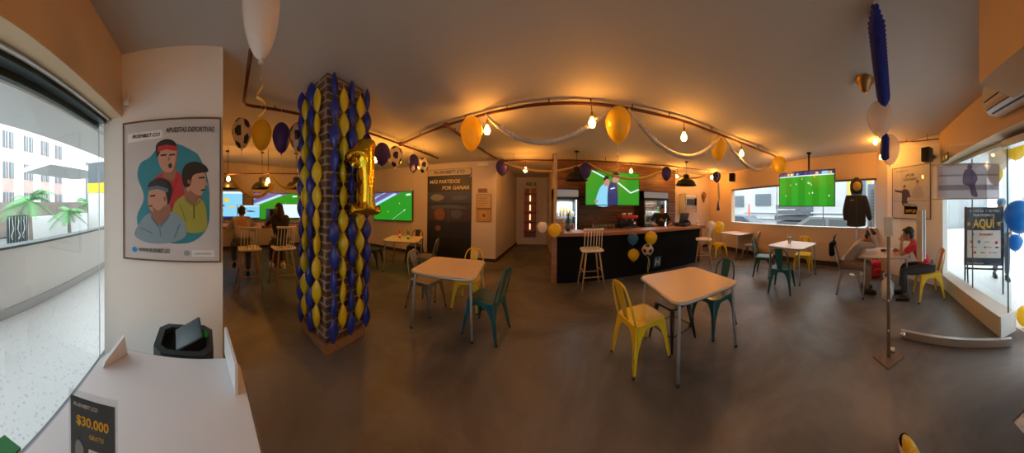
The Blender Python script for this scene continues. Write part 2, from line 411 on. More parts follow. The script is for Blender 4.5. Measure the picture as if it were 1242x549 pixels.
# right front glazing: low kerb bench, panes, header box
kb = MB(); kb.prism([V((2.06, -1.60, 0)), V((4.05, -1.60, 0)), V((4.25, -1.84, 0)), V((2.06, -1.84, 0))], (0, 0, .25))
trim1 = struct(kb.build('trim_1', mat('kerb_paint', (.66, .60, .52), .7)))
kc = MB(); kc.box((2.045, -1.72, .128), (.03, .25, .262)); kc.build('trim_cap', M['extw'], trim1)
w3 = MB(); w3.box((2.9, -1.80, 2.465), (3.0, .09, .07)); w3.box((1.62, -1.70, 2.40), (.9, .10, .09)); w3 = struct(w3.build('window_3', M['alu']))
for x0, x1 in ((2.07, 3.05), (3.06, 4.05)):
    g = MB(); g.box(((x0+x1)/2, -1.80, 1.34), (x1-x0, .008, 2.17)); g.build('window_pane', M['glass'], w3)
g = MB(); g.box((3.055, -1.80, 1.34), (.012, .02, 2.17)); g.build('window_edge_strip', M['dalu'], w3)
g = MB(); g.box((2.06, -1.74, 1.34), (.012, .02, 2.17)); g.build('window_edge_strip', M['dalu'], w3)
# swung-open glass door
A_, B_ = V((1.84, -1.60, 0)), V((2.57, -.50, 0)); dd = (B_-A_).normalized(); DL = (B_-A_).length; dn = V((-dd.y, dd.x, 0))
def dp(t, z, o=0): return A_+dd*t+dn*o+V((0, 0, z))
dr = MB(); dr.prism([dp(0, .012, -.02), dp(DL, .012, -.02), dp(DL, .012, .02), dp(0, .012, .02)], (0, 0, .085))
dr = struct(dr.build('door_1', M['alu']))
g = MB(); g.prism([dp(.0, .1, -.005), dp(DL, .1, -.005), dp(DL, .1, .005), dp(.0, .1, .005)], (0, 0, 2.24)); g.build('door_pane', M['glass'], dr)
g = MB(); g.ball(dp(DL-.04, .06, .035), .035, 12); g.build('door_floor_lock', M['chrome'], dr)
g = MB(); hp = DL*.80
g.prism([dp(hp-.035, .98, .035), dp(hp+.035, .98, .035), dp(hp+.035, .98, .075), dp(hp-.035, .98, .075)], (0, 0, .60))
g.prism([dp(hp-.035, .98, -.075), dp(hp-.005, .98, -.075), dp(hp-.005, .98, -.035), dp(hp-.035, .98, -.035)], (0, 0, .60))
for z in (1.08, 1.48): g.cyl(dp(hp, z, -.06), dp(hp, z, .06), .012)
g.build('door_handle', mat('pale_aluminium', (.72, .72, .72), .4, .3), dr, label='long pale vertical pull handle')
# push sticker on the door glass  (seen at left of the pull)
sf = Fr(dp(DL*.90, 1.585, .008), -dd)      # page faces the room
def door_frame(fr): return fr
stk = MB(); stk.prism([dp(DL*.90-.085, 1.53, .006), dp(DL*.90+.085, 1.53, .006), dp(DL*.90+.085, 1.53, .009), dp(DL*.90-.085, 1.53, .009)], (0, 0, .095))
stk = stk.build('push_sticker', M['blkm']); stk.parent = dr; stk['label'] = 'black sticker with yellow letters'
text('EMPUJE', Fr(dp(DL*.90, 1.568, .009), -dd), 0, 0, .05, mat('sign_yellow', (.85, .55, .03), .5), dr, width=.13, bold=.001, c=.001)
ws = MB(); ws.prism([dp(DL*.90-.085, 1.632, .006), dp(DL*.90+.085, 1.632, .006), dp(DL*.90+.085, 1.632, .008), dp(DL*.90-.085, 1.632, .008)], (0, 0, .03)); ws.build('pale_sticker', M['extw'], dr)

# ------------------------------------------------------------------ OUTSIDE
og = MB(); og.prism([V((-40, -40, -.35)), V((60, -40, -.35)), V((60, 40, -.35)), V((-40, 40, -.35))], (0, 0, .05)); struct(og.build('ground_outside', mat('asphalt', (.22, .23, .24), .85, vary=.15)))
te = MB(); te.prism([V((-14, -1.05, -.13)), V((-14, -2.55, -.13)), V((-.2, -2.55, -.13)), V((-.2, -9, -.13)), V((14, -9, -.13)), V((14, -.9, -.13)), V((5.8, -.9, -.13)), V((4.3, -1.9, -.13)), V((1.2, -1.9, -.13)), V((1.2, -1.05, -.13))], (0, 0, .12)); struct(te.build('terrace_floor', M['terr']))
pr = MB(); pr.box((-7.2, -2.50, .48), (13.6, .16, .96)); par = struct(pr.build('parapet_wall', M['extw']))
p2_ = MB(); p2_.box((-7.2, -2.495, .985), (13.6, .19, .035)); p2_.build('parapet_coping', M['dalu'], par)
p3_ = MB(); p3_.box((-7.2, -2.405, .06), (13.6, .04, .13)); p3_.build('parapet_plinth', mat('grey_plinth', (.42, .43, .43), .8), par)
so = MB(); so.box((-7.6, -1.70, 2.82), (15.0, 1.22, .26)); so = struct(so.build('terrace_soffit_roof', M['extw']))
for k in range(3):
    s_ = MB(); s_.box((-7.6, -1.22-.14*k, 2.675), (15.0, .05, .03)); s_.build('soffit_batten', M['extw'], so)
so2 = MB(); so2.box((6.5, -2.9, 3.05), (14, 1.9, .25)); struct(so2.build('entrance_soffit_roof', M['extw']))
# pale block with window bays across the street
bld = thing('office_building', 'tall white building with pink-panelled window bays, left across the street', 'building', (-14, -14, -.3))
def bloc(p): return V(p)-bld.location
b = MB(); b.box(bloc((-17.5, -16.2, 4.2)), (22, 4, 9)); b.build('facade', mat('glaring_white_paint', (.9, .9, .9), .8), bld)
PK = mat('pink_stone_panel', (.55, .40, .36), .8, vary=.3, vscale=3); WG = mat('dark_window_glass', (.12, .15, .17), .15)
for x in (-10.6, -12.9, -15.1, -17.2):
    bb_ = MB(); bb_.box(bloc((x, -14.17, 4.0)), (1.15, .1, 7.6)); bay = bb_.build('window_bay', PK, bld)
    for z in (1.9, 4.45, 7.0):
        for s in (-.33, .33):
            q = MB(); q.box(bloc((x+s, -14.1, z)), (.46, .06, 1.35)); q.build('window', WG, bay)
            q = MB(); q.box(bloc((x+s, -14.06, z)), (.03, .03, 1.35)); q.build('window_bar', M['extw'], bay)
for x in (-23.0, -25.6):
    q = MB(); q.box(bloc((x, -14.15, 4.4)), (.7, .1, 5)); q.build('window', WG, bld)
sl = MB(); sl.prism([V((-8.6, -7.6, 3.75)), V((-15.5, -6.6, 3.75)), V((-15.5, -11, 3.75)), V((-9.5, -11, 3.75))], (0, 0, .3)); tag(sl.build('concrete_canopy', mat('canopy_grey', (.7, .7, .7), .8)), 'thin white concrete canopy slab jutting beyond the left window', 'canopy')
# roadside shop sign box (white, yellow band, dark top)
sg = thing('roadside_kiosk', 'white kiosk with yellow band and dark top beyond the parapet', 'kiosk', (-9.2, -4.75, -.3))
b = MB(); b.box((0, 0, 1.2), (1.3, .9, 2.4)); b.build('wall', M['extw'], sg)
b = MB(); b.box((0, 0, 2.63), (1.34, .94, .46)); b.build('yellow_band', mat('band_yellow', (.85, .6, .02), .5), sg)
b = MB(); b.box((0, 0, 3.35), (1.3, .9, .95)); b.build('dark_fascia', mat('fascia_dark', (.10, .12, .14), .5), sg)
# garden wall
gw = MB(); gw.box((-14.5, -7.6, .32), (15.5, .25, 1.25)); gw = tag(gw.build('garden_wall', M['extw']), 'long low white wall across the lane', 'wall')
gb = MB(); gb.box((-15, -9.6, .75), (26, .5, 1.9)); tag(gb.build('stone_retaining_wall', mat('brown_stone', (.26, .22, .19), .85, vary=.4, vscale=1.5)), 'weathered brown retaining wall in front of the tall building', 'wall')
# iron gate in the low wall
gt = thing('iron_gate', 'dark ornamental iron gate at left end of the low white wall', 'gate', (-5.9, -7.2, -.3))
b = MB(); b.box((0, 0, .7), (1.2, .04, 1.4)); b.build('gate_leaf', M['dalu'], gt)
for k in range(7): b = MB(); b.cyl((-.5+.166*k, .03, .05), (-.5+.166*k, .03, 1.35), .014, n=6); b.build('gate_bar', M['alu'], gt)
for x0, s_ in ((-.32, 1), (.0, -1), (.32, 1)): b = MB(); b.tube([V((x0+s_*.10*sin(a*1.0)*(1-a/9), .05, .35+.105*a)) for a in [i*.45 for i in range(19)]], .022); b.build('scrollwork', M['extw'], gt)
# palms
FR = mat('palm_green', (.13, .34, .12), .6, vary=.3, vscale=3); TR = mat('palm_trunk', (.30, .25, .20), .9)
def palm(loc, h, r, n, seed, label, lean=.1):
    rnd = random.Random(seed); t = thing('palm_tree', label, 'palm tree', loc, 0, 'palms outside the left window')
    b = MB(); b.tube([(0, 0, 0), (lean*.4, 0, h*.5), (lean, 0, h)], [.11, .08, .07]); b.build('trunk', TR, t)
    for k in range(n):
        a = 2*pi*k/n+rnd.random()*.4; el = 1.25-rnd.random()*1.35; L = r*(.85+.3*rnd.random()); pts = []
        for i in range(8):
            s = i/7; pts.append(V((lean+cos(a)*L*s*cos(el*.75), sin(a)*L*s*cos(el*.75), h+L*(sin(el)*s-.62*s*s))))
        b = MB(); b.tube(pts, [.018-.014*i/7 for i in range(8)], 4)
        for i in range(0, 29):
            s = .12+.86*i/28; f = s*7; j = min(6, int(f)); p = pts[j].lerp(pts[j+1], f-j); tdir = (pts[j+1]-pts[j]).normalized()
            side = tdir.cross(V((0, 0, 1))).normalized(); ll = .36*r*sin(pi*min(.97, s*.85+.12))+.04
            for q in (-1, 1):
                tip = p+side*q*ll*.8+tdir*ll*.5+V((0, 0, -ll*.35)); b.add([p-tdir*.014, p+tdir*.014, tip], [(0, 1, 2)])
        b.build('frond', FR, t)
palm((-5.6, -6.0, -.3), 2.0, 1.25, 19, 1, 'larger palm nearest the left edge, outside the window')
palm((-7.6, -5.6, -.3), 1.5, .9, 15, 2, 'bushy palm just right of the larger palm, left of the white wall')
palm((-10.3, -6.2, -.3), 1.95, 1.0, 16, 3, 'palm left of the kiosk, with drooping fronds')
palm((-12.8, -6.0, -.3), 2.35, 1.15, 17, 4, 'tallest palm right beside the kiosk')
# passer-by car etc. beyond the back window: white house with yellow strips, parked car, grey van
hs = thing('street_house', 'white house with yellow vertical strips across the street', 'building', (14, 3, -.3))
b = MB(); b.box((2, 0, 2.6), (3, 26, 5.4)); b.build('facade', mat('street_house_paint', (.40, .42, .43), .8, vary=.25, vscale=.8), hs)
YP = mat('strip_yellow', (.50, .34, .06), .6); GP = mat('panel_blue_grey', (.08, .105, .125), .5)
for y, w, z0, z1, m in ((-2.2, .28, 1.6, 4.4, YP), (-3.0, .7, 1.9, 4.6, GP), (-3.62, .28, 1.6, 4.4, YP), (-5.2, .4, 1.6, 4.4, YP), (2.2, .25, 1.8, 3.5, YP), (4.3, 1.3, 2.0, 2.9, GP), (6.6, 1.1, 1.9, 2.8, GP), (1.0, 1.3, 1.1, 2.3, GP)):
    q = MB(); q.box((.47, y, (z0+z1)/2), (.08, w, z1-z0)); q.build('wall_strip' if m is YP else 'window', m, hs)
for z in (1.05, 1.5): q = MB(); q.box((.4, -1, z), (.15, 14, .07)); q.build('ledge', mat('ledge_grey', (.5, .53, .56), .6), hs)
def car(loc, rz, col, label, L=4.2, Wd=1.7, H=1.45):
    t = thing('parked_car', label, 'car', loc, rz)
    prof = [(-L/2, .35), (-L/2, .78), (-L/2+.12, .92), (-L*.27, 1.0), (-L*.14, H-.03), (L*.22, H), (L*.40, 1.02), (L/2-.05, .95), (L/2, .7), (L/2, .35), (L*.40, .3), (-L*.4, .3)]
    b = MB(); b.prism([V((x, -Wd/2, z)) for x, z in prof], (0, Wd, 0)); b.build('body', col, t)
    for s in (-1, 1):
        q = MB(); q.prism([V((x, s*(Wd/2+.004), z)) for x, z in ((-L*.23, 1.02), (-L*.12, H-.12), (L*.02, H-.1), (L*.02, 1.02))], (0, s*.01, 0)); q.prism([V((x, s*(Wd/2+.004), z)) for x, z in ((L*.05, 1.02), (L*.05, H-.1), (L*.2, H-.1), (L*.33, 1.02))], (0, s*.01, 0)); q.build('side_window', WG, t)
        for x in (-L*.31, L*.31):
            q = MB(); q.cyl((x, s*(Wd/2-.16), .32), (x, s*(Wd/2+.02), .32), .32, n=20); w = q.build('wheel', M['blkm'], t)
            q = MB(); q.cyl((x, s*(Wd/2+.015), .32), (x, s*(Wd/2+.03), .32), .18, n=14); q.build('hubcap', M['alu'], w)
    q = MB(); q.prism([V((-L*.262, -.68, 1.02)), V((-L*.262, .68, 1.02)), V((-L*.152, .62, H-.08)), V((-L*.152, -.62, H-.08))], (-.02, 0, .01)); q.build('windscreen', WG, t)
    for s in (-1, 1): q = MB(); q.ball((-L/2+.02, s*.6, .72), (.05, .13, .08), 10); q.build('headlamp', M['extw'], t)
    return t
car((9.6, 6.3, -.3), radians(100), mat('car_silver_blue', (.10, .14, .19), .3, .3), 'silver-blue car parked beyond the left end of the back window')
car((9.6, 1.2, -.3), radians(86), mat('car_pale_grey', (.26, .29, .31), .3), 'pale grey car parked behind the hanging television', 4.4, 1.75, 1.5)
# construction heap / slab pile beyond window
u = MB()
for k in range(7): u.box((11.7+.1*sin(k*2), 3.9+.13*cos(k*3), -.25+.31*k), (1.4, 2.0-.1*k, .22), .1*sin(k))
tag(u.build('stacked_crates', mat('crate_grey', (.10, .11, .125), .7)), 'grey stacked pallets across the street, left of the hanging television', 'pallets')
cn = MB(); cn.lathe((11.0, 6.5, -.3), [(.3, 0), (.3, .05), (.2, .06), (.04, 2.1), (.001, 2.12)], 14); tag(cn.build('traffic_cone', mat('cone_red', (.75, .10, .06), .5)), 'tall red cone standing in the street beyond the back window', 'cone')
gc = MB(); gc.rbox((7.2, -.55, 1.05), (.5, .62, 2.7), .04); gc = tag(gc.build('utility_cabinet', mat('cabinet_blue_grey', (.14, .18, .22), .5), loc=V((0, 0, 0))), 'blue-grey utility cabinet just outside the back window, beside the pier', 'cabinet')
for k in range(9):
    q = MB(); q.box((6.94, -.55, 1.3+.11*k), (.02, .4, .02)); q.build('louvre', M['dalu'], gc)
# buildings to the right of the entrance
rb = thing('shopfront_building', 'white shopfront across the terrace, seen through the entrance glass', 'building', (5, -10.4, -.3))
b = MB(); b.box((0, -1, 2.8), (16, 2, 5.6)); b.build('facade', mat('shopfront_paint', (.50, .53, .55), .8), rb)
for x in (-4.5, -2.4, .2, 2.6, 5): q = MB(); q.box((x, .03, 1.5), (1.3, .06, 2.1)); q.build('window', mat('pale_window', (.25, .32, .38), .2), rb)
q = MB(); q.box((-1.0, .06, 3.6), (7, .1, .5)); q.build('yellow_fascia', mat('band_yellow2', (.85, .66, .15), .5), rb)
hg = MB(); rnd = random.Random(5)
for k in range(1500):
    p = V((2.2+rnd.random()*2.4, -8.6+rnd.random()*.5, rnd.random()*1.3+.1)); s = .075
    hg.add([p+V([rnd.uniform(-s, s) for _ in range(3)]) for _ in range(3)], [(0, 1, 2)])
tag(hg.build('clipped_hedge', FR), 'green leafy hedge in front of the white shopfront', 'hedge')
# green mat outside at far left
gm = MB(); gm.prism([V((-.88, -1.06, -.01)), V((-.30, -1.06, -.01)), V((-.30, -1.19, -.01)), V((-.84, -1.19, -.01))], (0, 0, .015)); tag(gm.build('green_mat', mat('mat_green', (.02, .16, .04), .95, bump=1, bscale=200)), 'green door mat on the terrace behind the white desk', 'mat')
gm = MB(); gm.prism([V((1.1, -1.95, -.01)), V((2.0, -1.95, -.01)), V((2.0, -2.5, -.01)), V((1.1, -2.5, -.01))], (0, 0, .012)); tag(gm.build('pale_mat', mat('mat_pale', (.6, .6, .58), .9)), 'pale mat on the terrace outside the open glass door', 'mat')

# ================================================================== LIGHT
w = bpy.data.worlds.new('overcast_sky'); SC.world = w; w.use_nodes = True
wn = w.node_tree; bg = wn.nodes['Background']; bg.inputs[0].default_value = (.88, .95, 1.0, 1); bg.inputs[1].default_value = SKY
def portal(name, c, sx, sz, direction):
    l = bpy.data.lights.new(name, 'AREA'); l.shape = 'RECTANGLE'; l.size = sx; l.size_y = sz; pass
    try: l.cycles.is_portal = True
    except Exception: return
    o = bpy.data.objects.new(name, l); C.objects.link(o); o.location = c
    o.rotation_euler = V(direction).to_track_quat('-Z', 'Z').to_euler()
    return o
SC.view_settings.view_transform = 'Standard'; SC.view_settings.look = 'None'; SC.view_settings.gamma = 1; SC.view_settings.use_curve_mapping = False
SC.view_settings.exposure = EXPO
try:
    SC.cycles.max_bounces = 8; SC.cycles.diffuse_bounces = 5; SC.cycles.glossy_bounces = 3; SC.cycles.transparent_max_bounces = 16; SC.cycles.transmission_bounces = 4
    SC.cycles.caustics_reflective = False; SC.cycles.caustics_refractive = False; SC.cycles.sample_clamp_indirect = 6
except Exception: pass

# ================================================================== FURNITURE
def metal_chair(mt, name='metal_chair', slat=None, galv=False):
    """stamped sheet-metal cafe chair; faces +x"""
    t = thing(name, 'x', 'chair')
    # seat pan with rolled edge
    o = rrect(0, 0, .37, .37, .07); b = MB()
    b.prism([V((x, y, .432)) for x, y in o], (0, 0, .02), smooth=True)
    b.tube([V((x, y, .444)) for x, y in o], .012, 6, closed=True)
    b.prism([V((x, y, .4525)) for x, y in rrect(0, 0, .24, .24, .06)], (0, 0, .003))
    b.build('seat', mt, t)
    # skirt with arches between the legs
    for k in range(4):
        a = k*pi/2; R = Matrix.Rotation(a, 3, 'Z'); pts = []
        for i in range(13):
            s = -1+2*i/12; pts.append((s*.172, .44)) 
        low = [(s_*.172, .44-(.045+.16*max(0, abs(s_)-.35)**1.5*2.0)) for s_ in [1-2*i/12 for i in range(13)]]
        q = MB(); q.prism([R @ V((.180+(.44-z)*.10, y, z)) for y, z in pts+low], R @ V((.006, 0, 0))); q.build('skirt', mt, t)
    for sx in (-1, 1):
        for sy in (-1, 1):
            q = MB(); top = V((sx*.165, sy*.165, .44)); bot = V((sx*.235, sy*.215, .0)); 
            # folded sheet leg: wide at top, narrow at foot
            for (ax, ay) in ((1, 0), (0, 1)):
                wt, wb_ = .085, .022
                e = V((-sx*ax, -sy*ay, 0))
                p = [top+V((sx*.012, sy*.012, 0)), top+V((sx*.012, sy*.012, 0))+e*wt, bot+e*wb_+V((0, 0, .012)), bot+V((0, 0, .012))]
                mid = (p[1]+p[2])/2 - e*.012; p = [p[0], p[1], mid, p[2], p[3]]
                nrm = V((-sx*ay, -sy*ax, 0))*.006
                q.prism(p, nrm)
            q.cyl(top+V((sx*.010, sy*.010, 0)), bot+V((0, 0, .01)), .010, .009, 6)
            leg = q.build('leg', mt, t)
            q = MB(); q.cyl(bot, bot+V((0, 0, .022)), .016, .014, 8); q.build('foot_cap', M['blk'], leg)
    # back hoop
    pts = []
    for i in range(25):
        s = i/24; a = pi*s
        y = .175*cos(a)*(1 if abs(cos(a)) > .6 else 1); z = .45+.40*min(1, sin(a)*1.22) if sin(a) < .82 else .85
        y = .172*(abs(cos(a))**.55)*(1 if cos(a) >= 0 else -1)
        z = .45+.40*(sin(a)**.62)
        pts.append(V((-.175-.10*(z-.45)/.4-.01, y, z)))
    q = MB(); q.tube(pts, .011, 7); q.build('back_hoop', mt, t)
    q = MB(); x0, x1 = -.178, -.282
    q.prism([V((x0, -.045, .45)), V((x1+.004, -.075, .81)), V((x1, -.06, .846)), V((x1, .06, .846)), V((x1+.004, .075, .81)), V((x0, .045, .45))], (-.007, 0, 0)); q.build('back_slat', slat or mt, t)
    return t
KC = {}
def chair(kind, x, y, ang, label, group=None, z=0):
    mt = {'yellow': M['yel'], 'teal': M['teal'], 'green': M['green'], 'grey': M['galv'], 'black': M['blk'], 'orange': M['yel']}[kind]
    if kind not in KC: KC[kind] = metal_chair(mt, slat=mat('orange_wood', (.60, .22, .05), .5) if kind == 'orange' else None); return place(KC[kind], False, (x, y, z), radians(ang), label, group)
    return place(KC[kind], True, (x, y, z), radians(ang), label, group)
chair('yellow', 1.14, 1.97, 6, 'yellow metal chair pulled up to left side of the nearest table, its back to us')
chair('teal', 2.18, 1.84, 178, 'teal metal chair at right side of the nearest table')
chair('teal', -.56, 2.62, 165, 'teal metal chair at right side of the table beside the balloon column')
chair('yellow', -.98, 3.22, 268, 'yellow metal chair behind the table beside the balloon column')
chair('grey', -1.58, 2.88, -8, 'bare grey metal chair at left side of the table beside the balloon column')
chair('teal', 3.82, 1.50, 8, 'teal metal chair on near left side of the table under the hanging television')
chair('green', 4.50, 2.22, 285, 'dark green metal chair on the far side of the table under the hanging television')
chair('yellow', 5.05, 1.42, 185, 'yellow metal chair tucked under the table below the hanging television')
chair('yellow', 5.22, 4.22, -20, 'yellow metal chair at left of the far window table in the corner')
chair('grey', 5.62, 3.25, 100, 'grey metal chair on near side of the far window table in the corner')
chair('orange', 3.60, -1.20, 90, 'yellow metal chair with orange back slat, under the man in red')
chair('grey', 4.10, .22, 272, 'grey metal chair under the man in the beige sweater')
chair('black', -3.75, 3.95, 20, 'black metal chair at left of the small table below the wall television')
chair('black', -3.12, 5.02, 285, 'black metal chair behind the small table below the wall television')
chair('grey', -2.28, 4.15, 190, 'grey metal chair at right of the small table by the dark banner')

def cafe_table(s=.85, top=None):
    t = thing('cafe_table', 'x', 'table')
    b = MB(); o = rrect(0, 0, s, s, .11, 6); b.prism([V((x, y, .722)) for x, y in o], (0, 0, .030), smooth=False); b.build('tabletop', top or M['tabtop'], t)
    b = MB(); b.tube([V((x, y, .735)) for x, y in rrect(0, 0, s+.004, s+.004, .112, 6)], .0155, 8, closed=True); b.build('edge_band', M['tubem'], t)
    h = s/2-.055
    for sx in (-1, 1):
        for sy in (-1, 1):
            q = MB(); ft = V((sx*(h+.03), sy*(h+.03), 0)); k = V((sx*h, sy*h, .66))
            q.tube([ft, V((sx*(h+.012), sy*(h+.012), .3)), k, V((sx*(h-.005), sy*(h-.005), .69)), V((sx*(h-.04), sy*(h-.04), .714)), V((sx*(h-.12), sy*(h-.12), .716))], .0165, 9)
            leg = q.build('leg', M['tubem'], t)
            q = MB(); q.cyl(ft, ft+V((0, 0, .025)), .019, n=9); q.build('foot_cap', M['blk'], leg)
    b = MB(); 
    for a in ((1, 0), (0, 1)):
        for sg_ in (-1, 1):
            c = V((a[0]*sg_*(h-.1), a[1]*sg_*(h-.1), .706)); b.box(c, (.02 if a[0] else 2*h-.2, .02 if a[1] else 2*h-.2, .028))
    b.build('under_frame', M['tubem'], t)
    return t
TB = cafe_table(); used = False
for x, y, a, l in ((1.665, 1.80, -6, 'beige-topped square table nearest to us, between the yellow and teal chairs'),
                   (-1.10, 2.72, 4, 'beige-topped square table just right of the balloon column'),
                   (4.62, 1.55, -12, 'square table under the hanging television, holding a glass'),
                   (4.02, -.50, -10, 'white square table between the man in beige and the man in red'),
                   (5.85, 3.92, -12, 'pale square table farthest away in the window corner'),
                   (-3.0, 4.30, 20, 'small square table below the wall television, with bottles on it')):
    place(TB, used, (x, y, 0), radians(a), l); used = True
# low dark stool under the nearest table
t = thing('metal_stool', 'low black metal stool pushed under the nearest table', 'stool', (1.62, 2.02, 0), .1)
b = MB(); b.prism([V((x, y, .42)) for x, y in rrect(0, 0, .31, .31, .05)], (0, 0, .025)); b.build('seat', M['blk'], t)
for sx in (-1, 1):
    for sy in (-1, 1):
        b = MB(); b.cyl((sx*.20, sy*.20, 0), (sx*.135, sy*.135, .425), .013, .034, 6); b.build('leg', M['blk'], t)
b = MB()
for a, c in ((0, 1), (1, 0)):
    for s in (-1, 1): b.cyl((.178*(a or -1)*(s if a else 1), .178*(c or -1)*(s if c else 1), .15), (.178*(s if a else 1), .178*(s if c else 1), .15), .007, n=6)
b.build('stretcher', M['blk'], t)

def bar_stool():
    """white spindle-back bar stool on splayed oak legs; faces +x"""
    t = thing('bar_stool', 'x', 'bar stool')
    b = MB(); o = blob([(.19, 0), (.17, .17), (0, .20), (-.17, .19), (-.20, 0), (-.17, -.19), (0, -.20), (.17, -.17)], 4)
    b.prism([V((x, y, .735)) for x, y in o], (0, 0, .035)); b.tube([V((x*1.0, y*1.0, .752)) for x, y in o], .017, 6, closed=True); b.build('seat', M['pwhite'], t)
    for sx in (-1, 1):
        for sy in (-1, 1):
            b = MB(); b.cyl((sx*.215, sy*.225, 0), (sx*.12, sy*.125, .74), .0135, .019, 8); b.build('leg', M['oak'], t)
    for z, kx, ky in ((.26, .182, .19), (.36, .169, .177)):
        if z < .3:
            for s in (-1, 1): b = MB(); b.cyl((kx*s, -ky, z), (kx*s, ky, z), .010, n=7); b.build('stretcher', M['oak'], t)
        else:
            for s in (-1, 1): b = MB(); b.cyl((-kx, ky*s, z), (kx, ky*s, z), .010, n=7); b.build('stretcher', M['oak'], t)
    tops = []
    for k in range(7):
        s = -1+2*k/6; y0 = .155*s; y1 = .165*s; x0 = -.165+.035*s*s; x1 = -.235+.045*s*s
        tops.append(V((x1, y1, 1.155))); b = MB(); b.cyl((x0, y0*1.12, .765), (x1, y1, 1.15), .0085, .0065, 7); b.build('spindle', M['pwhite'], t)
    tops = [tops[0]+V((.01, -.03, 0))]+tops+[tops[-1]+V((.01, .03, 0))]
    b = MB(); b.tube([p+V((0, 0, .012)) for p in tops], .021, 8); b.build('top_rail', M['pwhite'], t)
    return t
BS = bar_stool()
place(BS, False, (1.17, 3.98, 0), radians(88), 'white spindle-back stool at the bar, directly below the bar television')
place(BS, True, (4.08, 3.80, 0), radians(135), 'white spindle-back stool at right end of the bar')
place(BS, True, (-3.92, .88, 0), radians(176), 'white spindle-back stool under the man in the pale shirt')
place(BS, True, (-3.80, 1.53, 0), radians(180), 'white spindle-back stool under the long-haired woman in black')

# ------------------------------------------------------------------ the bar
bar_ = thing('bar_counter', 'long bar counter with thick reddish wood top and black front', 'bar counter', (0, 0, 0))
BX0, BX1, BY = .50, 4.45, 4.30
b = MB(); b.rbox(((BX0+BX1)/2-.02, 4.46, 1.02), (BX1-BX0+.26, .58, .075), .008); b.build('worktop', M['slab'], bar_)
b = MB(); b.box(((BX0+BX1)/2, BY+.03, .49), (BX1-BX0, .05, .98)); b.build('front_panel', M['blkm'], bar_)
for x in (BX0-.03, BX1+.03): b = MB(); b.rbox((x, BY+.03, .49), (.11, .12, .98), .006); b.build('end_post', M['slab'], bar_)
for x in (BX0-.03, BX1+.03): b = MB(); b.box((x, BY+.22, .49), (.04, .34, .98)); b.build('end_panel', M['darkw'], bar_)
b = MB(); b.box(((BX0+BX1)/2, BY+.22, .62), (BX1-BX0, .32, .03)); b.build('inner_shelf', M['darkw'], bar_)
# plank-clad wall behind the bar
pw = MB(); z = 0; k = 0
rnd = random.Random(3)
while z < 2.84:
    h = .10; x = .66
    while x < 4.62:
        L = min(4.62-x, rnd.uniform(.5, 1.3)); pw.box((x+L/2, 5.68-rnd.random()*.012, z+h/2), (L-.006, .04, h-.006), mi=rnd.randrange(2)); x += L
    z += h
struct(pw.build('wall_plank', [M['plank'], M['plank2']]))
b = MB(); b.box((.55, 4.9, 1.42), (.07, .07, 2.84)); struct(b.build('trim_2', mat('post_paint', (.5, .38, .26), .6)))

# ------------------------------------------------------------------ drinks fridges
BOT = [mat('bottle_%s' % n_, c_, .2, emit=e_) for n_, c_, e_ in (('green', (.05, .28, .08), 0), ('amber', (.45, .2, .03), 0), ('clear', (.6, .7, .75), 0), ('red', (.6, .05, .04), 0), ('yellow', (.8, .6, .1), 0), ('blue', (.08, .15, .45), 0), ('white', (.8, .8, .8), 0))]
LED = mat('fridge_led', (1, 1, 1), .5, emit=3.5, ecol=(.85, .95, 1))
def fridge(x, y, wd, ht, label, seed, cols, sticker=False):
    t = thing('drinks_fridge', label, 'fridge', (x, y, 0)); d = .6
    b = MB(); b.box((0, d-.02, ht/2), (wd, .04, ht)); b.box((-wd/2+.02, d/2, ht/2), (.04, d, ht)); b.box((wd/2-.02, d/2, ht/2), (.04, d, ht)); b.box((0, d/2, .2), (wd, d, .4)); b.box((0, d/2, ht-.13), (wd, d, .26)); b.build('cabinet', M['blk'], t)
    b = MB(); b.box((0, d-.05, ht/2+.07), (wd-.1, .02, ht-.68)); b.build('liner', mat('fridge_liner', (.55, .58, .6), .5), t)
    for s in (-1, 1): b = MB(); b.box((s*(wd/2-.055), .06, ht/2+.07), (.012, .012, ht-.68)); b.build('light_strip', LED, t)
    l_ = bpy.data.lights.new('fridge_lamp', 'AREA'); l_.size = wd-.15; l_.energy = FRW; l_.color = (.9, .97, 1); lo = bpy.data.objects.new('fridge_lamp', l_); C.objects.link(lo); lo.location = (x, y+.2, ht-.28)
    f = MB()
    for s in (-1, 1): f.box((s*(wd/2-.025), -.01, ht/2+.05), (.05, .03, ht-.55))
    f.box((0, -.01, .41), (wd, .03, .05)); f.box((0, -.01, ht-.24), (wd, .03, .05)); dr_ = f.build('door', M['blk'], t)
    g_ = MB(); g_.box((0, -.01, ht/2+.08), (wd-.1, .006, ht-.66)); g_.build('door_glass', M['glass'], dr_)
    g_ = MB(); g_.rbox((-wd/2+.03, -.045, ht*.58), (.02, .03, .4), .006); g_.build('handle', M['alu'], dr_)
    b = MB(); b.box((0, -.012, ht-.11), (wd-.04, .02, .17)); b.build('header_panel', mat('fridge_header', (.30, .33, .36), .3, emit=.12), t)
    rnd = random.Random(seed); zs = [.44+.30*i for i in range(int((ht-.72)/.30))]
    for z in zs:
        q = MB(); q.box((0, .28, z), (wd-.1, .44, .012)); sh = q.build('shelf', M['alu'], t)
    out = []
    for zi, z in enumerate(zs):
        x0 = -wd/2+.10; cidx = cols[zi % len(cols)]
        while x0 < wd/2-.09: out.append((x+x0, y+.10, z+.007, cidx[rnd.randrange(len(cidx))])); x0 += .078
    return t, out
BP = {}
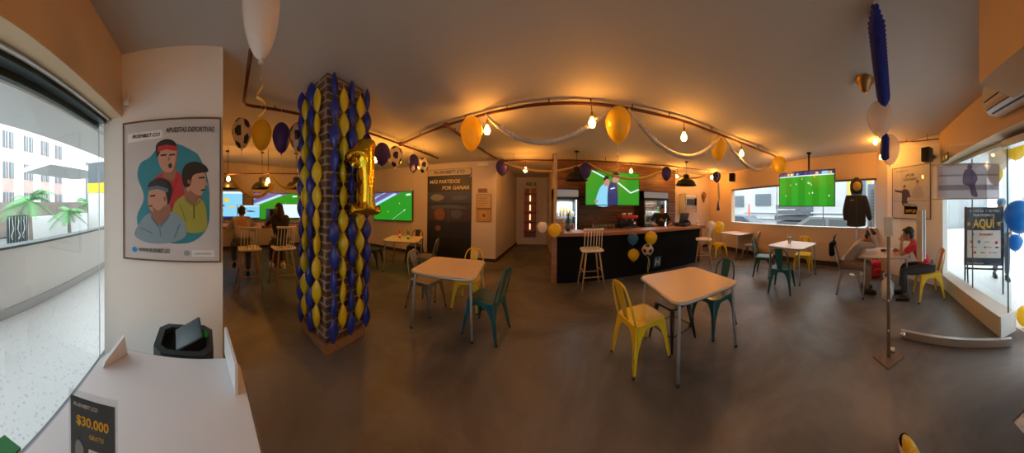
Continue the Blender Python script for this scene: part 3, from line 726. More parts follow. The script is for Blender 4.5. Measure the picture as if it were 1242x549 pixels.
def bottle(p, ci, label, grp, can=False, sc=1.0):
    key = (ci, can)
    if key not in BP:
        t = thing('drink_can' if can else 'drink_bottle', 'x', 'can' if can else 'bottle')
        b = MB(); b.lathe((0, 0, 0), [(.001, 0), (.029, 0), (.031, .01), (.031, .105), (.026, .12), (.001, .12)] if can else [(.001, 0), (.029, 0), (.031, .01), (.031, .13), (.026, .16), (.012, .20), (.011, .235), (.001, .236)], 9); b.build('body', BOT[ci], t)
        b = MB()
        if can: b.lathe((0, 0, 0), [(.001, .121), (.024, .121), (.024, .124), (.001, .124)], 9); b.build('lid', M['alu'], t)
        else: b.lathe((0, 0, 0), [(.0125, .222), (.0125, .24), (.001, .241)], 8); b.build('cap', M['yel'] if ci != 2 else M['red'], t)
        if not can: b = MB(); b.lathe((0, 0, 0), [(.0316, .05), (.0316, .11)], 9); b.build('label_band', BOT[6] if ci != 6 else BOT[3], t)
        BP[key] = t; return place(t, False, p, 0, label, grp)
    return place(BP[key], True, p, 0, label, grp)
_, o1 = fridge(.83, 4.98, .62, 2.02, 'black glass-door drinks fridge left of the bar television', 1, [[0, 0, 0, 2], [5, 4, 3, 6], [6, 3, 2], [4, 6, 4], [6, 6, 4]])
_, o2 = fridge(3.46, 5.12, .88, 2.05, 'black glass-door drinks fridge right of the bar television', 2, [[0, 0, 1], [0, 0, 0], [0, 1, 0], [0, 6, 0], [6, 2, 1]])
for p in o1: bottle(p[:3], p[3], 'small drink standing on a shelf in the fridge left of the bar television', 'drinks in the left fridge', can=(p[3] in (5, 6, 3)))
for p in o2: bottle(p[:3], p[3], 'small drink standing on a shelf in the fridge right of the bar television', 'drinks in the right fridge', can=(p[3] in (6, 2)))

# ------------------------------------------------------------------ televisions
GR = mat('pitch_green_light', (0, 0, 0), .3, emit=TVK, ecol=(.02, .27, .012)); GR2 = mat('pitch_green_light_stripe', (0, 0, 0), .3, emit=TVK, ecol=(.025, .34, .02))
EW = mat('screen_white', (0, 0, 0), .3, emit=TVK, ecol=(.75, .9, .95)); EB = mat('screen_navy', (0, 0, 0), .3, emit=TVK, ecol=(.015, .03, .13)); EP = mat('screen_violet', (0, 0, 0), .3, emit=TVK, ecol=(.16, .10, .30))
ES = mat('screen_sky', (0, 0, 0), .3, emit=TVK, ecol=(.25, .62, .85)); ESK = mat('screen_skin', (0, 0, 0), .3, emit=TVK, ecol=(.45, .24, .17)); EY = mat('screen_yellow', (0, 0, 0), .3, emit=TVK, ecol=(.8, .6, .05)); EK = mat('screen_black', (.01, .01, .01), .3, emit=.1, ecol=(.02, .02, .02)); ER = mat('screen_red', (0, 0, 0), .3, emit=TVK, ecol=(.5, .05, .05))
TVM = [GR, GR2, EW, EB, EP, ES, ESK, EY, EK, ER]
def tv(fr, w_, h_, content, label, mount, tilt=None, name='television', cat='television'):
    """fr origin = centre of screen; n toward the viewer"""
    t = thing(name, label, cat, fr.o); f = Fr((0, 0, 0), fr.u, fr.v)
    b = MB(); 
    def bx(a0, a1, b0, b1, c0, c1): b.prism([f.p(a0, b0, c0), f.p(a1, b0, c0), f.p(a1, b1, c0), f.p(a0, b1, c0)], f.n*(c1-c0))
    bx(-w_/2-.015, w_/2+.015, -h_/2-.018, h_/2+.015, -.045, -.002); b.build('casing', M['blk'], t)
    b = MB(); e = .015
    for a0, a1, b0, b1 in ((-w_/2-e, w_/2+e, h_/2, h_/2+e), (-w_/2-e, w_/2+e, -h_/2-e-.003, -h_/2), (-w_/2-e, -w_/2, -h_/2, h_/2), (w_/2, w_/2+e, -h_/2, h_/2)): bx(a0, a1, b0, b1, -.002, .006)
    b.build('bezel', M['blk'], t)
    art(f, content(w_, h_), 'screen', TVM, t)
    if mount: mount(t, f)
    return t
def wall_mount(depth):
    def m(t, f):
        b = MB(); b.prism([f.p(-.15, -.12, -.045), f.p(.15, -.12, -.045), f.p(.15, .12, -.045), f.p(-.15, .12, -.045)], -f.n*depth); b.build('wall_mount', M['blkm'], t)
    return m
def pitch_wide(w_, h_):
    s = [([(-w_/2, -h_/2), (w_/2, -h_/2), (w_/2, h_/2), (-w_/2, h_/2)], 0)]
    for k in range(0, 8, 2): x = -w_/2+w_*k/8; s.append(([(x, -h_/2), (x+w_/8, -h_/2), (x+w_/8, h_*.36), (x, h_*.36)], 1))
    s.append(([(-w_/2, h_*.36), (w_/2, h_*.36), (w_/2, h_/2), (-w_/2, h_/2)], 3)); s.append(([(-w_/2, h_*.36), (w_/2, h_*.36), (w_/2, h_*.39), (-w_/2, h_*.39)], 2))
    rnd = random.Random(4)
    for k in range(22): x = rnd.uniform(-w_*.48, w_*.47); s.append(([(x, h_*.40), (x+.05, h_*.40), (x+.05, h_*.46), (x, h_*.46)], rnd.choice([2, 4, 7, 5, 9, 3])))
    s.append(([(w_*.30, h_*.39), (w_*.40, h_*.39), (w_*.40, h_*.47), (w_*.30, h_*.47)], 5))
    for x, y, c in ((-.27, .12, 7), (-.16, .14, 2), (.06, .16, 2), (.09, .14, 2), (.12, .10, 7), (-.05, .28, 7), (.08, -.14, 7), (.14, -.13, 2), (-.36, -.2, 7), (.42, -.22, 2), (.17, .33, 7)):
        s.append((circ(x*w_, y*h_, .010*w_, 8, .028*h_), c)); s.append((circ(x*w_, y*h_+.035*h_, .005*w_, 6), 6))
    return s
def pitch_diag(w_, h_):
    s = [([(-w_/2, -h_/2), (w_/2, -h_/2), (w_/2, h_/2), (-w_/2, h_/2)], 0)]
    s.append(([(-w_/2, h_*.0), (w_*.15, h_*.42), (w_*.28, h_/2), (-w_/2, h_/2)], 4)); s.append(([(-w_/2, -h_*.02), (-w_/2, h_*.10), (w_*.05, h_*.47), (w_*.14, h_*.43)], 5)); s.append(([(-w_/2, h_*.02), (-w_/2, h_*.045), (w_*.09, h_*.455), (w_*.12, h_*.44)], 2))
    s.append(([(-w_/2, h_*.25), (-w_/2, h_*.33), (-w_*.15, h_*.5), (-w_*.22, h_*.5)], 5))
    s.append((line2((w_*.0, -h_*.5), (w_*.35, -h_*.1), .008), 2)); s.append((line2((w_*.28, h_*.5), (w_*.5, h_*.05), .012), 1)); s.append(([(w_*.36, h_*.36), (w_*.47, h_*.37), (w_*.47, h_*.43), (w_*.36, h_*.42)], 2))
    for x, y, c in ((.2, .1, 7), (.32, -.15, 2), (-.1, -.2, 7)): s.append((circ(x*w_, y*h_, .010*w_, 8, .03*h_), c))
    return s
def closeup(w_, h_):
    s = [([(-w_/2, -h_/2), (w_/2, -h_/2), (w_/2, h_/2), (-w_/2, h_/2)], 0)]
    s.append((line2((-w_*.4, h_*.5), (-w_*.12, h_*.28), .035), 2)); s.append((line2((w_*.08, h_*.18), (w_*.33, -h_*.12), .035), 2)); s.append((line2((w_*.33, -h_*.12), (w_*.5, h_*.0), .035), 2))
    s.append((blob([(-.32*w_, -.5*h_), (-.28*w_, -.1*h_), (-.2*w_, .1*h_), (-.1*w_, .08*h_), (-.08*w_, -.5*h_)]), 5))
    s.append((blob([(-.11*w_, -.5*h_), (-.10*w_, .08*h_), (-.02*w_, .2*h_), (.06*w_, .12*h_), (.08*w_, -.46*h_), (.0, -.5*h_)]), 3))
    s.append((blob([(-.17*w_, .07*h_), (-.18*w_, .22*h_), (-.12*w_, .32*h_), (-.08*w_, .24*h_), (-.09*w_, .08*h_)]), 6)); s.append((blob([(-.18*w_, .2*h_), (-.18*w_, .32*h_), (-.11*w_, .38*h_), (-.09*w_, .28*h_), (-.14*w_, .27*h_)]), 8))
    s.append((blob([(-.02*w_, .2*h_), (-.03*w_, .38*h_), (.04*w_, .46*h_), (.11*w_, .4*h_), (.10*w_, .26*h_), (.04*w_, .18*h_)]), 6)); s.append((blob([(-.04*w_, .3*h_), (-.03*w_, .46*h_), (.05*w_, .5*h_), (.12*w_, .46*h_), (.06*w_, .40*h_), (.0, .36*h_)]), 8))
    s.append((line2((-.06*w_, -.02*h_), (.02*w_, .02*h_), .03), 2)); s.append((circ(-.32*w_, -.4*h_, .03*w_), 6))
    return s
def desktop(w_, h_, base=5, seed=1):
    rnd = random.Random(seed); s = [([(-w_/2, -h_/2), (w_/2, -h_/2), (w_/2, h_/2), (-w_/2, h_/2)], base)]
    for k in range(9): x, y = rnd.uniform(-.45, .15)*w_, rnd.uniform(-.4, .3)*h_; a, b_ = rnd.uniform(.1, .3)*w_, rnd.uniform(.05, .16)*h_; s.append(([(x, y), (x+a, y), (x+a, y+b_), (x, y+b_)], rnd.choice([2, 2, 3, 5, 4, 7])))
    s.append(([(-w_/2, -h_/2), (w_/2, -h_/2), (w_/2, -h_*.43), (-w_/2, -h_*.43)], 3)); s.append(([(-w_/2, h_*.42), (w_/2, h_*.42), (w_/2, h_/2), (-w_/2, h_/2)], 2)); return s
tv(Fr((2.08, 5.05, 2.07), (1, 0, 0)), 1.50, .86, closeup, 'large television above the bar showing two footballers close up', wall_mount(.57))
tv(Fr((-4.50, 5.70, 1.53), (1, 0, .02)), 1.66, .95, pitch_diag, 'television on the back wall right of the balloon column, left of the dark banner', wall_mount(.05))
tv(Fr((-7.22, 2.66, 1.50), (0, 1, 0)), 1.75, .93, pitch_diag, 'widescreen television on the far left wall, behind the long-haired woman', wall_mount(.03))
tv(Fr((-7.22, .78, 1.55), (0, 1, 0)), 1.20, .93, lambda a, b: desktop(a, b, 5, 9), 'blue-lit screen on the far left wall beside the poster pillar', wall_mount(.03))
# hanging television under a ceiling pole
hp0, hp1 = V((5.33, 2.19, 0)), V((4.97, .62, 0)); hu = (hp1-hp0).normalized(); hc = (hp0+hp1)/2+V((0, 0, 2.085))
def pole_mount(t, f):
    b = MB(); c = f.p(.08, 0, -.06); zt = ceil_z(5.1, 1.4)-hc.z
    b.cyl((c.x, c.y, .1), (c.x, c.y, zt), .022); b.cyl((c.x, c.y, zt-.03), (c.x, c.y, zt), .06); b.prism([f.p(-.1, -.2, -.05), f.p(.25, -.2, -.05), f.p(.25, .3, -.05), f.p(-.1, .3, -.05)], -f.n*.03); b.build('ceiling_mount', M['blkm'], t)
tv(Fr(hc, hu, (0, 0, 1)), 1.58, .88, pitch_wide, 'big television hanging on a ceiling pole before the back window', pole_mount)

# ================================================================== COLUMN WITH BALLOON CHAINS
CX0, CX1, CY0, CY1 = -2.36, -1.86, 1.25, 1.79
cz = ceil_z(-2, 1.5)
b = MB(); b.box(((CX0+CX1)/2, (CY0+CY1)/2, cz/2+.02), (CX1-CX0, CY1-CY0, cz+.04)); colm = struct(b.build('wall_column', brick('column_brick', (.22, .105, .055), (.13, .06, .035), (.42, .33, .25), .26, .085)))
b = MB()
for (x, y, sx, sy) in (((CX0+CX1)/2, CY0-.012, CX1-CX0+.048, .024), ((CX0+CX1)/2, CY1+.012, CX1-CX0+.048, .024), (CX0-.012, (CY0+CY1)/2, .024, CY1-CY0), (CX1+.012, (CY0+CY1)/2, .024, CY1-CY0)): b.box((x, y, .055), (sx, sy, .11))
b.build('column_skirting', wood('skirting_wood', (.38, .20, .10), (.26, .13, .06)), colm)
def chain(x, y, nx, ny, blue, label, phase, stag=0):
    t = thing('balloon_chain', label, 'balloon chain', (x, y, 0), atan2(ny, nx), 'balloon chains on the brick column')
    pitch = .262; z = .12+(0 if not stag else .131); k = 0
    me = None
    while z+pitch <= cz+.02:
        if me is None:
            b = MB(); prof = []
            for i in range(11): s = i/10; prof.append((max(.008, (.061*sin(pi*s)**.7)), s*pitch))
            b.lathe((0, 0, 0), prof, 12, sx=.62); o = b.build('link_balloon', M['bbo'] if blue else M['byo'], t); me = o
        else:
            o = me.copy(); C.objects.link(o); o.parent = t
        o.location = (0, 0, z); o.rotation_euler = (0, .03*sin(k*2.3+phase), k*.7); z += pitch; k += 1
ordn = ['first', 'second', 'third', 'fourth', 'fifth']
xs = [CX0+.02, CX0+.12, CX0+.26, CX0+.40]
for i, x in enumerate(xs): chain(x, CY0-.062, 0, -1, i % 2 == 0, '%s balloon chain on the narrow face of the column, %s one from the outer edge' % ('blue' if i % 2 == 0 else 'yellow', ordn[i]), i*.3, i % 2)
ys = [CY0+.055, CY0+.175, CY0+.30, CY0+.42, CY0+.54]
for i, y in enumerate(ys): chain(CX1+.062, y, 1, 0, i % 2 == 0, '%s balloon chain on the foil-number face of the column, %s from its front corner' % ('blue' if i % 2 == 0 else 'yellow', ordn[i]), .2+i*.3, i % 2)
# foil number one
def foil():
    t = thing('foil_number_balloon', 'gold foil balloon shaped like the number 1, tied to the column', 'balloon', (-1.62, 1.52, 1.50))
    f = Fr((0, 0, 0), (.42, 1, 0)); out = [(-.06, .0), (.20, .0), (.21, .10), (.16, .13), (.155, .70), (.12, .80), (.0, .80), (-.06, .73), (-.17, .63), (-.15, .55), (-.05, .56), (-.035, .14), (-.12, .12), (-.13, .02)]
    o2 = blob(out, 4)
    # puffed pillow: rings shrinking toward the medial line
    bm = bmesh.new(); face = bm.faces.new([bm.verts.new((x, y, 0)) for x, y in o2]); bmesh.ops.triangulate(bm, faces=[face]); 
    bmesh.ops.subdivide_edges(bm, edges=bm.edges[:], cuts=2, use_grid_fill=True); bmesh.ops.triangulate(bm, faces=bm.faces[:]); bmesh.ops.subdivide_edges(bm, edges=bm.edges[:], cuts=1, use_grid_fill=True)
    segs = list(zip(o2, o2[1:]+o2[:1]))
    def dist(p):
        m_ = 9
        for a, c in segs:
            dx, dy = c[0]-a[0], c[1]-a[1]; L = dx*dx+dy*dy; u = max(0, min(1, ((p.x-a[0])*dx+(p.y-a[1])*dy)/(L+1e-12))); m_ = min(m_, hypot(p.x-a[0]-u*dx, p.y-a[1]-u*dy))
        return m_
    bm.verts.index_update(); hh = [.105*sqrt(max(0, 1-(1-min(1, dist(v.co)/.085))**2)) for v in bm.verts]
    b = MB()
    vs = [v.co.copy() for v in bm.verts]; fs = [[v.index for v in fc.verts] for fc in bm.faces]
    b.add([f.p(v.x, v.y, h) for v, h in zip(vs, hh)], fs, 0, True); b.add([f.p(v.x, v.y, -h*.8) for v, h in zip(vs, hh)], fs, 0, True); bm.free()
    b.build('number_body', M['gold'], t)
    # raised crease along the middle of the digit
    b = MB(); b.tube([f.p(*p) for p in ((-.10, .055, .075), (.02, .06, .1), (.045, .12, .108), (.05, .60, .108), (.03, .68, .1), (-.08, .61, .07))], .013, 6); b.build('foil_crease', M['gold'], t)
foil()

# ================================================================== FRONT LEFT: desk, bin, poster
dk = thing('desk', 'white desk with rounded corners at lower left', 'desk', (-.85, -.17, 0))
b = MB(); o = []
dx0, dx1, dy0, dy1 = -1.16, -.28, -.55, .20
for cx_, cy_, r_, a0 in ((dx0, dy1, .09, pi/2), (dx0, dy0, .14, pi), (dx1, dy0, .05, 1.5*pi), (dx1, dy1, .05, 0)):
    sx_ = 1 if cx_ == dx0 else -1; sy_ = -1 if cy_ == dy1 else 1
    for i in range(7): a = a0+pi/2*i/6; o.append((cx_+sx_*r_+r_*cos(a)+.85, cy_+sy_*r_+r_*sin(a)+.17))
b.prism([V((x, y, .722)) for x, y in o], (0, 0, .026)); b.build('desktop', M['white'], dk)
b = MB(); b.tube([V((x, y, .733)) for x, y in o], .0135, 6, closed=True); b.build('edge_band', M['edge'], dk)
for x in (dx0+.07, dx1-.06): b = MB(); b.box((x+.85, -.175+.17, .361), (.025, .60, .72)); b.build('side_panel', M['white'], dk)
b = MB(); b.box((-.72+.85, -.47+.17, .55), (.76, .018, .33)); b.build('modesty_panel', M['white'], dk)
b = MB(); b.prism([V((-1.20, .125, .75)), V((-.93, .145, .75)), V((-.93, .145, .885)), V((-1.20, .125, .90))], (0, .014, 0)); 
b = tag(b.build('white_screen_board', M['white']), 'thin white upright board on right rear edge of the desk', 'board')
b = MB(); b.prism([V((-1.13, -.44, .75)), V((-.98, -.52, .75)), V((-.99, -.515, .775)), V((-1.11, -.45, .86))], (.005, .014, 0)); tag(b.build('corner_bracket', M['white']), 'small white triangular board standing on left rear corner of the desk', 'board')
# leaflet stand on desk
ls = thing('leaflet_stand', 'clear acrylic stand with dark betting leaflet on the white desk', 'leaflet stand', (-.475, -.352, .75))
a0_ = at_r(85, 474, .60); a1_ = at_r(139, 487, .56); lu = V((a1_.x-a0_.x, a1_.y-a0_.y, 0)); lw_ = lu.length; lf = Fr(V(((a0_.x+a1_.x)/2, (a0_.y+a1_.y)/2, .75))-ls.location, lu, (0, 0, 1))
lh = (a0_.z+a1_.z)/2-.75
b = MB(); b.prism([lf.p(-lw_/2-.006, 0, -.004), lf.p(lw_/2+.006, 0, -.004), lf.p(lw_/2+.006, lh, -.004), lf.p(-lw_/2-.006, lh, -.004)], lf.n*.008); b.prism([lf.p(-lw_/2, 0, .0), lf.p(lw_/2, 0, .0), lf.p(lw_/2, 0, .06), lf.p(-lw_/2, 0, .06)], (0, 0, .003)); b.build('acrylic_holder', glass('acrylic', (.95, .95, .95), .2), ls)
NV = mat('print_dark_slate', (.055, .08, .10), .5); PY = mat('print_yellow', (.80, .50, .03), .5); PW = mat('print_white', (.78, .78, .78), .5)
b = MB(); b.prism([lf.p(-lw_/2, .004, .004), lf.p(lw_/2, .004, .004), lf.p(lw_/2, lh-.012, .004), lf.p(-lw_/2, lh-.012, .004)], lf.n*.0006); b.build('leaflet', NV, ls)
text('RUSHBET.CO', lf, -.02, lh-.032, .014, PW, ls, width=lw_*.55, c=.006, ex=.0003, shear=.2)
text('$30.000', lf, 0, lh-.075, .036, PY, ls, width=lw_*.72, c=.006, bold=.0008, ex=.0003)
text('GRATIS', lf, .012, lh-.112, .017, PY, ls, width=lw_*.32, c=.006, ex=.0003)
art(Fr(lf.p(0, lh-.17, .005), lf.u, lf.v), [(rrect(.012, .012, .045, .024, .003), 0), (rrect(.012, -.022, .05, .026, .003), 0), (blob([(-.04, .04), (-.025, .02), (-.03, -.02), (-.02, -.05), (-.045, -.03), (-.05, .02)]), 1), (circ(.045, 0, .009), 0)], 'leaflet_picture', [PW, mat('print_grey', (.25, .3, .33), .5)], ls)
# bin
bn = thing('waste_bin', 'grey bin with dark octagonal rim and tilted lid behind the desk', 'bin', (-1.47, -.13, 0))
def octo(w_, d_, c_): return [(w_-c_, -d_), (w_, -d_+c_), (w_, d_-c_), (w_-c_, d_), (-w_+c_, d_), (-w_, d_-c_), (-w_, -d_+c_), (-w_+c_, -d_)]
DG = mat('dark_bin_plastic', (.018, .028, .03), .5)
def ring(mb, outer, inner, z0, z1):
    n_ = len(outer); vs = [V((*p, z0)) for p in outer]+[V((*p, z1)) for p in outer]+[V((*p, z1)) for p in inner]+[V((*p, z0)) for p in inner]
    mb.add(vs, [(k*n_+i, k*n_+(i+1) % n_, ((k+1) % 4)*n_+(i+1) % n_, ((k+1) % 4)*n_+i) for k in range(4) for i in range(n_)])
b = MB(); n8 = 8; p0 = octo(.12, .15, .04); p1 = octo(.15, .18, .05); b.add([V((*p, 0)) for p in p0]+[V((*p, .60)) for p in p1], [(i, (i+1) % 8, 8+(i+1) % 8, 8+i) for i in range(8)]+[tuple(reversed(range(8)))]); b.build('bin_body', mat('pale_bin', (.62, .64, .62), .4), bn)
b = MB(); ring(b, octo(.165, .20, .06), octo(.125, .155, .045), .585, .66); b.build('rim', DG, bn)
b = MB(); b.add([V((*p, .62)) for p in octo(.126, .156, .045)], [tuple(range(8))]); b.build('liner_bag', M['blkm'], bn)
b = MB(); b.rbox((0, 0, 0), (.17, .21, .022), .01, R=Matrix.Rotation(.55, 3, 'X') @ Matrix.Rotation(.3, 3, 'Y')); b.build('lid', mat('bin_lid_slate', (.05, .075, .085), .45), bn, loc=(.01, .03, .70))
b = MB(); b.ball((0, 0, 0), (.025, .025, .025), 10); b.build('latch_button', mat('bin_green', (.01, .35, .05), .4), bn, loc=(-.03, .15, .672), label='bright green button')

# poster on the pillar
def board(fr, w_, h_, name, label, cat, face, frame=None, d=.02):
    t = thing(name, label, cat, fr.o); f = Fr((0, 0, 0), fr.u, fr.v)
    b = MB(); b.prism([f.p(-w_/2, -h_/2, -d), f.p(w_/2, -h_/2, -d), f.p(w_/2, h_/2, -d), f.p(-w_/2, h_/2, -d)], f.n*d); b.build('panel', face, t)
    if frame:
        b = MB(); e = .014
        for a0, a1, b0, b1 in ((-w_/2-e, w_/2+e, h_/2, h_/2+e), (-w_/2-e, w_/2+e, -h_/2-e, -h_/2), (-w_/2-e, -w_/2, -h_/2, h_/2), (w_/2, w_/2+e, -h_/2, h_/2)): b.prism([f.p(a0, b0, -d), f.p(a1, b0, -d), f.p(a1, b1, -d), f.p(a0, b1, -d)], f.n*(d+.006))
        b.build('frame', frame, t)
    return t, f
PG = mat('poster_warm_grey', (.60, .56, .55), .5, vary=.12, vscale=3); PT = mat('poster_teal', (.03, .25, .32), .5); PR = mat('poster_red', (.52, .03, .04), .5); PO = mat('poster_olive', (.38, .36, .05), .5); PB = mat('poster_steel_blue', (.24, .34, .40), .5)
PS1 = mat('poster_skin', (.58, .30, .20), .5); PS2 = mat('poster_skin_shadow', (.33, .14, .09), .5); PH = mat('poster_hair', (.025, .017, .015), .5); PK1 = mat('poster_black', (.03, .03, .035), .5); PD = mat('poster_deep_blue', (.10, .16, .21), .5); PBR = mat('poster_brown_frame', (.16, .09, .05), .5); PRD = mat('poster_dark_red', (.28, .012, .02), .5); POD = mat('poster_dark_olive', (.20, .19, .03), .5); PBLU = mat('poster_icon_blue', (.03, .28, .62), .5); PWH = mat('poster_white', (.80, .80, .79), .5)
pt, pf = board(Fr((-1.905, -.298, 1.735), (0, 1, 0)), .90, 1.29, 'athletes_poster', 'large framed grey poster with painting of three sportsmen, on the pillar', 'poster', PG, PBR)
S = []
def sh(pts, mi, k=4): S.append((blob(pts, k), mi))
# pixel-like poster coordinates: a right, b up, metres from the centre; helper from 0..1 picture coords
def q(u, v): return (-.45+.90*u, .645-1.29*v)
def Q(*l): return [q(*p) for p in l]
sh(Q((.40, .18), (.56, .17), (.72, .22), (.80, .27), (.88, .42), (.90, .58), (.88, .76), (.74, .86), (.55, .88), (.40, .86), (.22, .84), (.14, .70), (.22, .55), (.15, .40), (.18, .30), (.28, .26)), 0)
# man in red headband
sh(Q((.32, .62), (.31, .44), (.42, .37), (.50, .36), (.60, .38), (.64, .50), (.62, .64), (.45, .68)), 1)
sh(Q((.44, .30), (.43, .40), (.48, .45), (.54, .42), (.56, .34)), 5); sh(Q((.38, .21), (.38, .30), (.43, .36), (.50, .37), (.55, .33), (.575, .26), (.55, .19), (.46, .17)), 4)
sh(Q((.36, .26), (.35, .18), (.40, .145), (.48, .135), (.55, .16), (.57, .21), (.52, .20), (.42, .20), (.385, .24)), 6)
S.append((Q((.37, .185), (.46, .175), (.565, .19), (.575, .225), (.46, .208), (.37, .225)), 1))
for u in (.43, .52): S.append((Q((u-.03, .243), (u+.03, .240), (u+.032, .252), (u-.03, .256)), 6))
S.append((Q((.485, .25), (.50, .285), (.475, .29)), 5)); S.append((circ(*q(.50, .325), .018, 12, .024), 6)); sh(Q((.56, .25), (.575, .22), (.565, .30), (.53, .355), (.55, .30)), 5)
S.append((line2(q(.40, .42), q(.47, .52), .008), 8)); S.append((line2(q(.57, .42), q(.52, .52), .008), 8))
# man in olive shirt, looking right
sh(Q((.52, .74), (.54, .60), (.63, .54), (.72, .53), (.84, .58), (.87, .68), (.86, .78), (.70, .80)), 2)
sh(Q((.66, .48), (.65, .56), (.73, .61), (.79, .56), (.78, .50)), 5); sh(Q((.66, .38), (.66, .48), (.72, .54), (.80, .55), (.845, .50), (.86, .45), (.85, .38), (.76, .34)), 4)
sh(Q((.64, .47), (.62, .38), (.66, .32), (.75, .30), (.85, .325), (.885, .37), (.80, .38), (.73, .40), (.70, .47)), 6)
S.append((Q((.79, .408), (.85, .405), (.85, .418), (.79, .42)), 6)); S.append((Q((.86, .43), (.885, .465), (.85, .468)), 4)); S.append((Q((.81, .497), (.85, .492), (.85, .503), (.81, .506)), 6)); sh(Q((.70, .50), (.76, .53), (.82, .545), (.78, .56), (.70, .54)), 5); S.append((circ(*q(.69, .44), .014, 10, .022), 5))
S.append((line2(q(.60, .60), q(.66, .72), .008), 9)); S.append((line2(q(.74, .60), q(.74, .70), .008), 6)); S.append((line2(q(.68, .56), q(.75, .61), .012), 9)); S.append((line2(q(.81, .57), q(.76, .61), .012), 9))
# man in steel-blue shirt, looking left
sh(Q((.12, .83), (.17, .74), (.26, .67), (.40, .65), (.54, .66), (.64, .72), (.66, .82), (.52, .87), (.28, .88)), 3)
sh(Q((.32, .60), (.30, .68), (.38, .75), (.48, .70), (.50, .60)), 5); sh(Q((.28, .50), (.265, .58), (.29, .64), (.36, .66), (.44, .62), (.48, .55), (.46, .47), (.34, .46)), 4)
sh(Q((.28, .50), (.27, .455), (.32, .425), (.40, .41), (.49, .44), (.52, .51), (.48, .60), (.46, .54), (.43, .49), (.34, .48)), 6)
S.append((Q((.275, .475), (.37, .465), (.48, .49), (.48, .515), (.37, .49), (.275, .50)), 7))
S.append((Q((.285, .535), (.345, .53), (.345, .543), (.285, .547)), 6)); S.append((Q((.262, .57), (.29, .535), (.295, .58)), 4)); S.append((Q((.275, .608), (.315, .605), (.315, .616), (.275, .617)), 6)); S.append((circ(*q(.445, .56), .013, 10, .024), 5)); sh(Q((.32, .62), (.38, .645), (.44, .61), (.42, .66), (.34, .67)), 5)
S.append((line2(q(.30, .69), q(.38, .76), .012), 7)); S.append((line2(q(.49, .67), q(.40, .76), .012), 7)); S.append((line2(q(.39, .76), q(.40, .83), .006), 7)); S.append((line2(q(.18, .77), q(.32, .81), .008), 7)); S.append((line2(q(.60, .74), q(.54, .84), .008), 7))
art(pf, S, 'painting', [PT, PR, PO, PB, PS1, PS2, PH, PD, PRD, POD], pt)
art(pf, [(Q((.04, .075), (.42, .065), (.42, .115), (.40, .125), (.04, .14)), 0)], 'logo_block', [PWH], pt)
art(pf, [(Q((.72, .925), (.95, .925), (.95, .97), (.72, .97)), 0)], 'small_print_block', [PWH], pt)
art(pf, [(circ(*q(.67, .945), .03, 14, .025), 0)], 'round_emblem', [mat('poster_mid_grey', (.32, .31, .31), .5)], pt)
art(pf, [(circ(*q(.115, .935), .026), 0)], 'round_icon', [PBLU], pt)
text('JUEGA LEGAL', pf, *q(.835, .948), .026, mat('poster_mid_grey', (.32, .31, .31), .5), pt, width=.16)
text('RUSHBET.CO', pf, q(.24, .10)[0], q(.24, .10)[1], .045, PK1, pt, width=.27, shear=.3, bold=.001)
text('APUESTAS DEPORTIVAS', pf, q(.70, .075)[0], q(.70, .075)[1], .062, PK1, pt, width=.44, bold=.001, shear=.1)
text('WWW.RUSHBET.CO', pf, q(.33, .935)[0], q(.33, .935)[1], .05, PK1, pt, width=.30, bold=.0008)
# alarm sensor
b = MB(); b.rbox((0, 0, 0), (.04, .065, .11), .014); sn = tag(b.build('motion_sensor', M['pwhite'], loc=(-1.90, -.72, 2.62)), 'small white motion sensor high on the poster pillar', 'sensor')
b = MB(); b.ball((.02, 0, -.02), (.008, .02, .02), 10); b.build('lens', PWH, sn)

# ================================================================== PIPES, BULBS, PENDANTS
def fit(pts): return [at_z(px, py, z) if z else None for px, py, z in pts]
def pipe(pts, label, r=.021, joints=()):
    t = thing('ceiling_pipe', label, 'pipe', pts[0]); o = pts[0]; b = MB(); P_ = [p-o for p in pts]; out = [P_[0]]
    for i in range(1, len(P_)-1):
        a, c, d = P_[i-1], P_[i], P_[i+1]; k = min(.12, (a-c).length*.4, (d-c).length*.4); out += [c+(a-c).normalized()*k, c+((a-c).normalized()+(d-c).normalized())*k*.25, c+(d-c).normalized()*k]
    out.append(P_[-1]); b.tube(out, r, 8); b.build('tube', M['copper'], t)
    for j in joints: q_ = MB(); q_.ball(j-o, .045, 10); q_.build('junction', M['copper'], t)
    # clips to the ceiling
    for i in range(len(pts)-1):
        m_ = pts[i].lerp(pts[i+1], .5); q_ = MB(); q_.cyl(m_-o, V((m_.x, m_.y, ceil_z(m_.x, m_.y)))-o, .008, n=6); q_.build('clip', M['copper'], t)
    return t
j0 = at_z(485, 175, 2.88); j1 = at_z(540, 152, 2.89)
pipe([at_z(304, 62, 2.97), at_z(295, 128, 2.97), at_z(368, 140, 2.95), j0, at_z(531, 192, 2.84)], 'dark copper conduit looping round the left room behind the balloon column', joints=(j0,))
main = [j0, j1, at_z(590, 138, 2.9), at_z(640, 128, 2.9), at_z(690, 124.5, 2.9), at_z(740, 128, 2.9), at_z(790, 137, 2.9), at_z(830, 147, 2.9), at_z(888, 169, 2.9), at_z(943, 191, 2.88)]
pipe(main, 'long copper conduit crossing the ceiling in front of the bar', joints=(j1,))
pipe([at_z(541, 152, 2.88), at_z(560, 166, 2.87), at_z(602, 193, 2.84)], 'short copper conduit branching toward the hallway corner')
bar_pipe = [at_y(605, 194.5, 5.1), at_y(640, 194.5, 5.1), at_y(700, 194.5, 5.1), at_y(765, 198, 5.1), at_y(820, 202, 5.1), at_y(864, 207, 4.9)]
pipe(bar_pipe, 'copper conduit running above the bar')
pipe([at_x(272, 211, -5.2), at_x(372, 211, -5.2)], 'thin dark rail above the computer counter', r=.015)
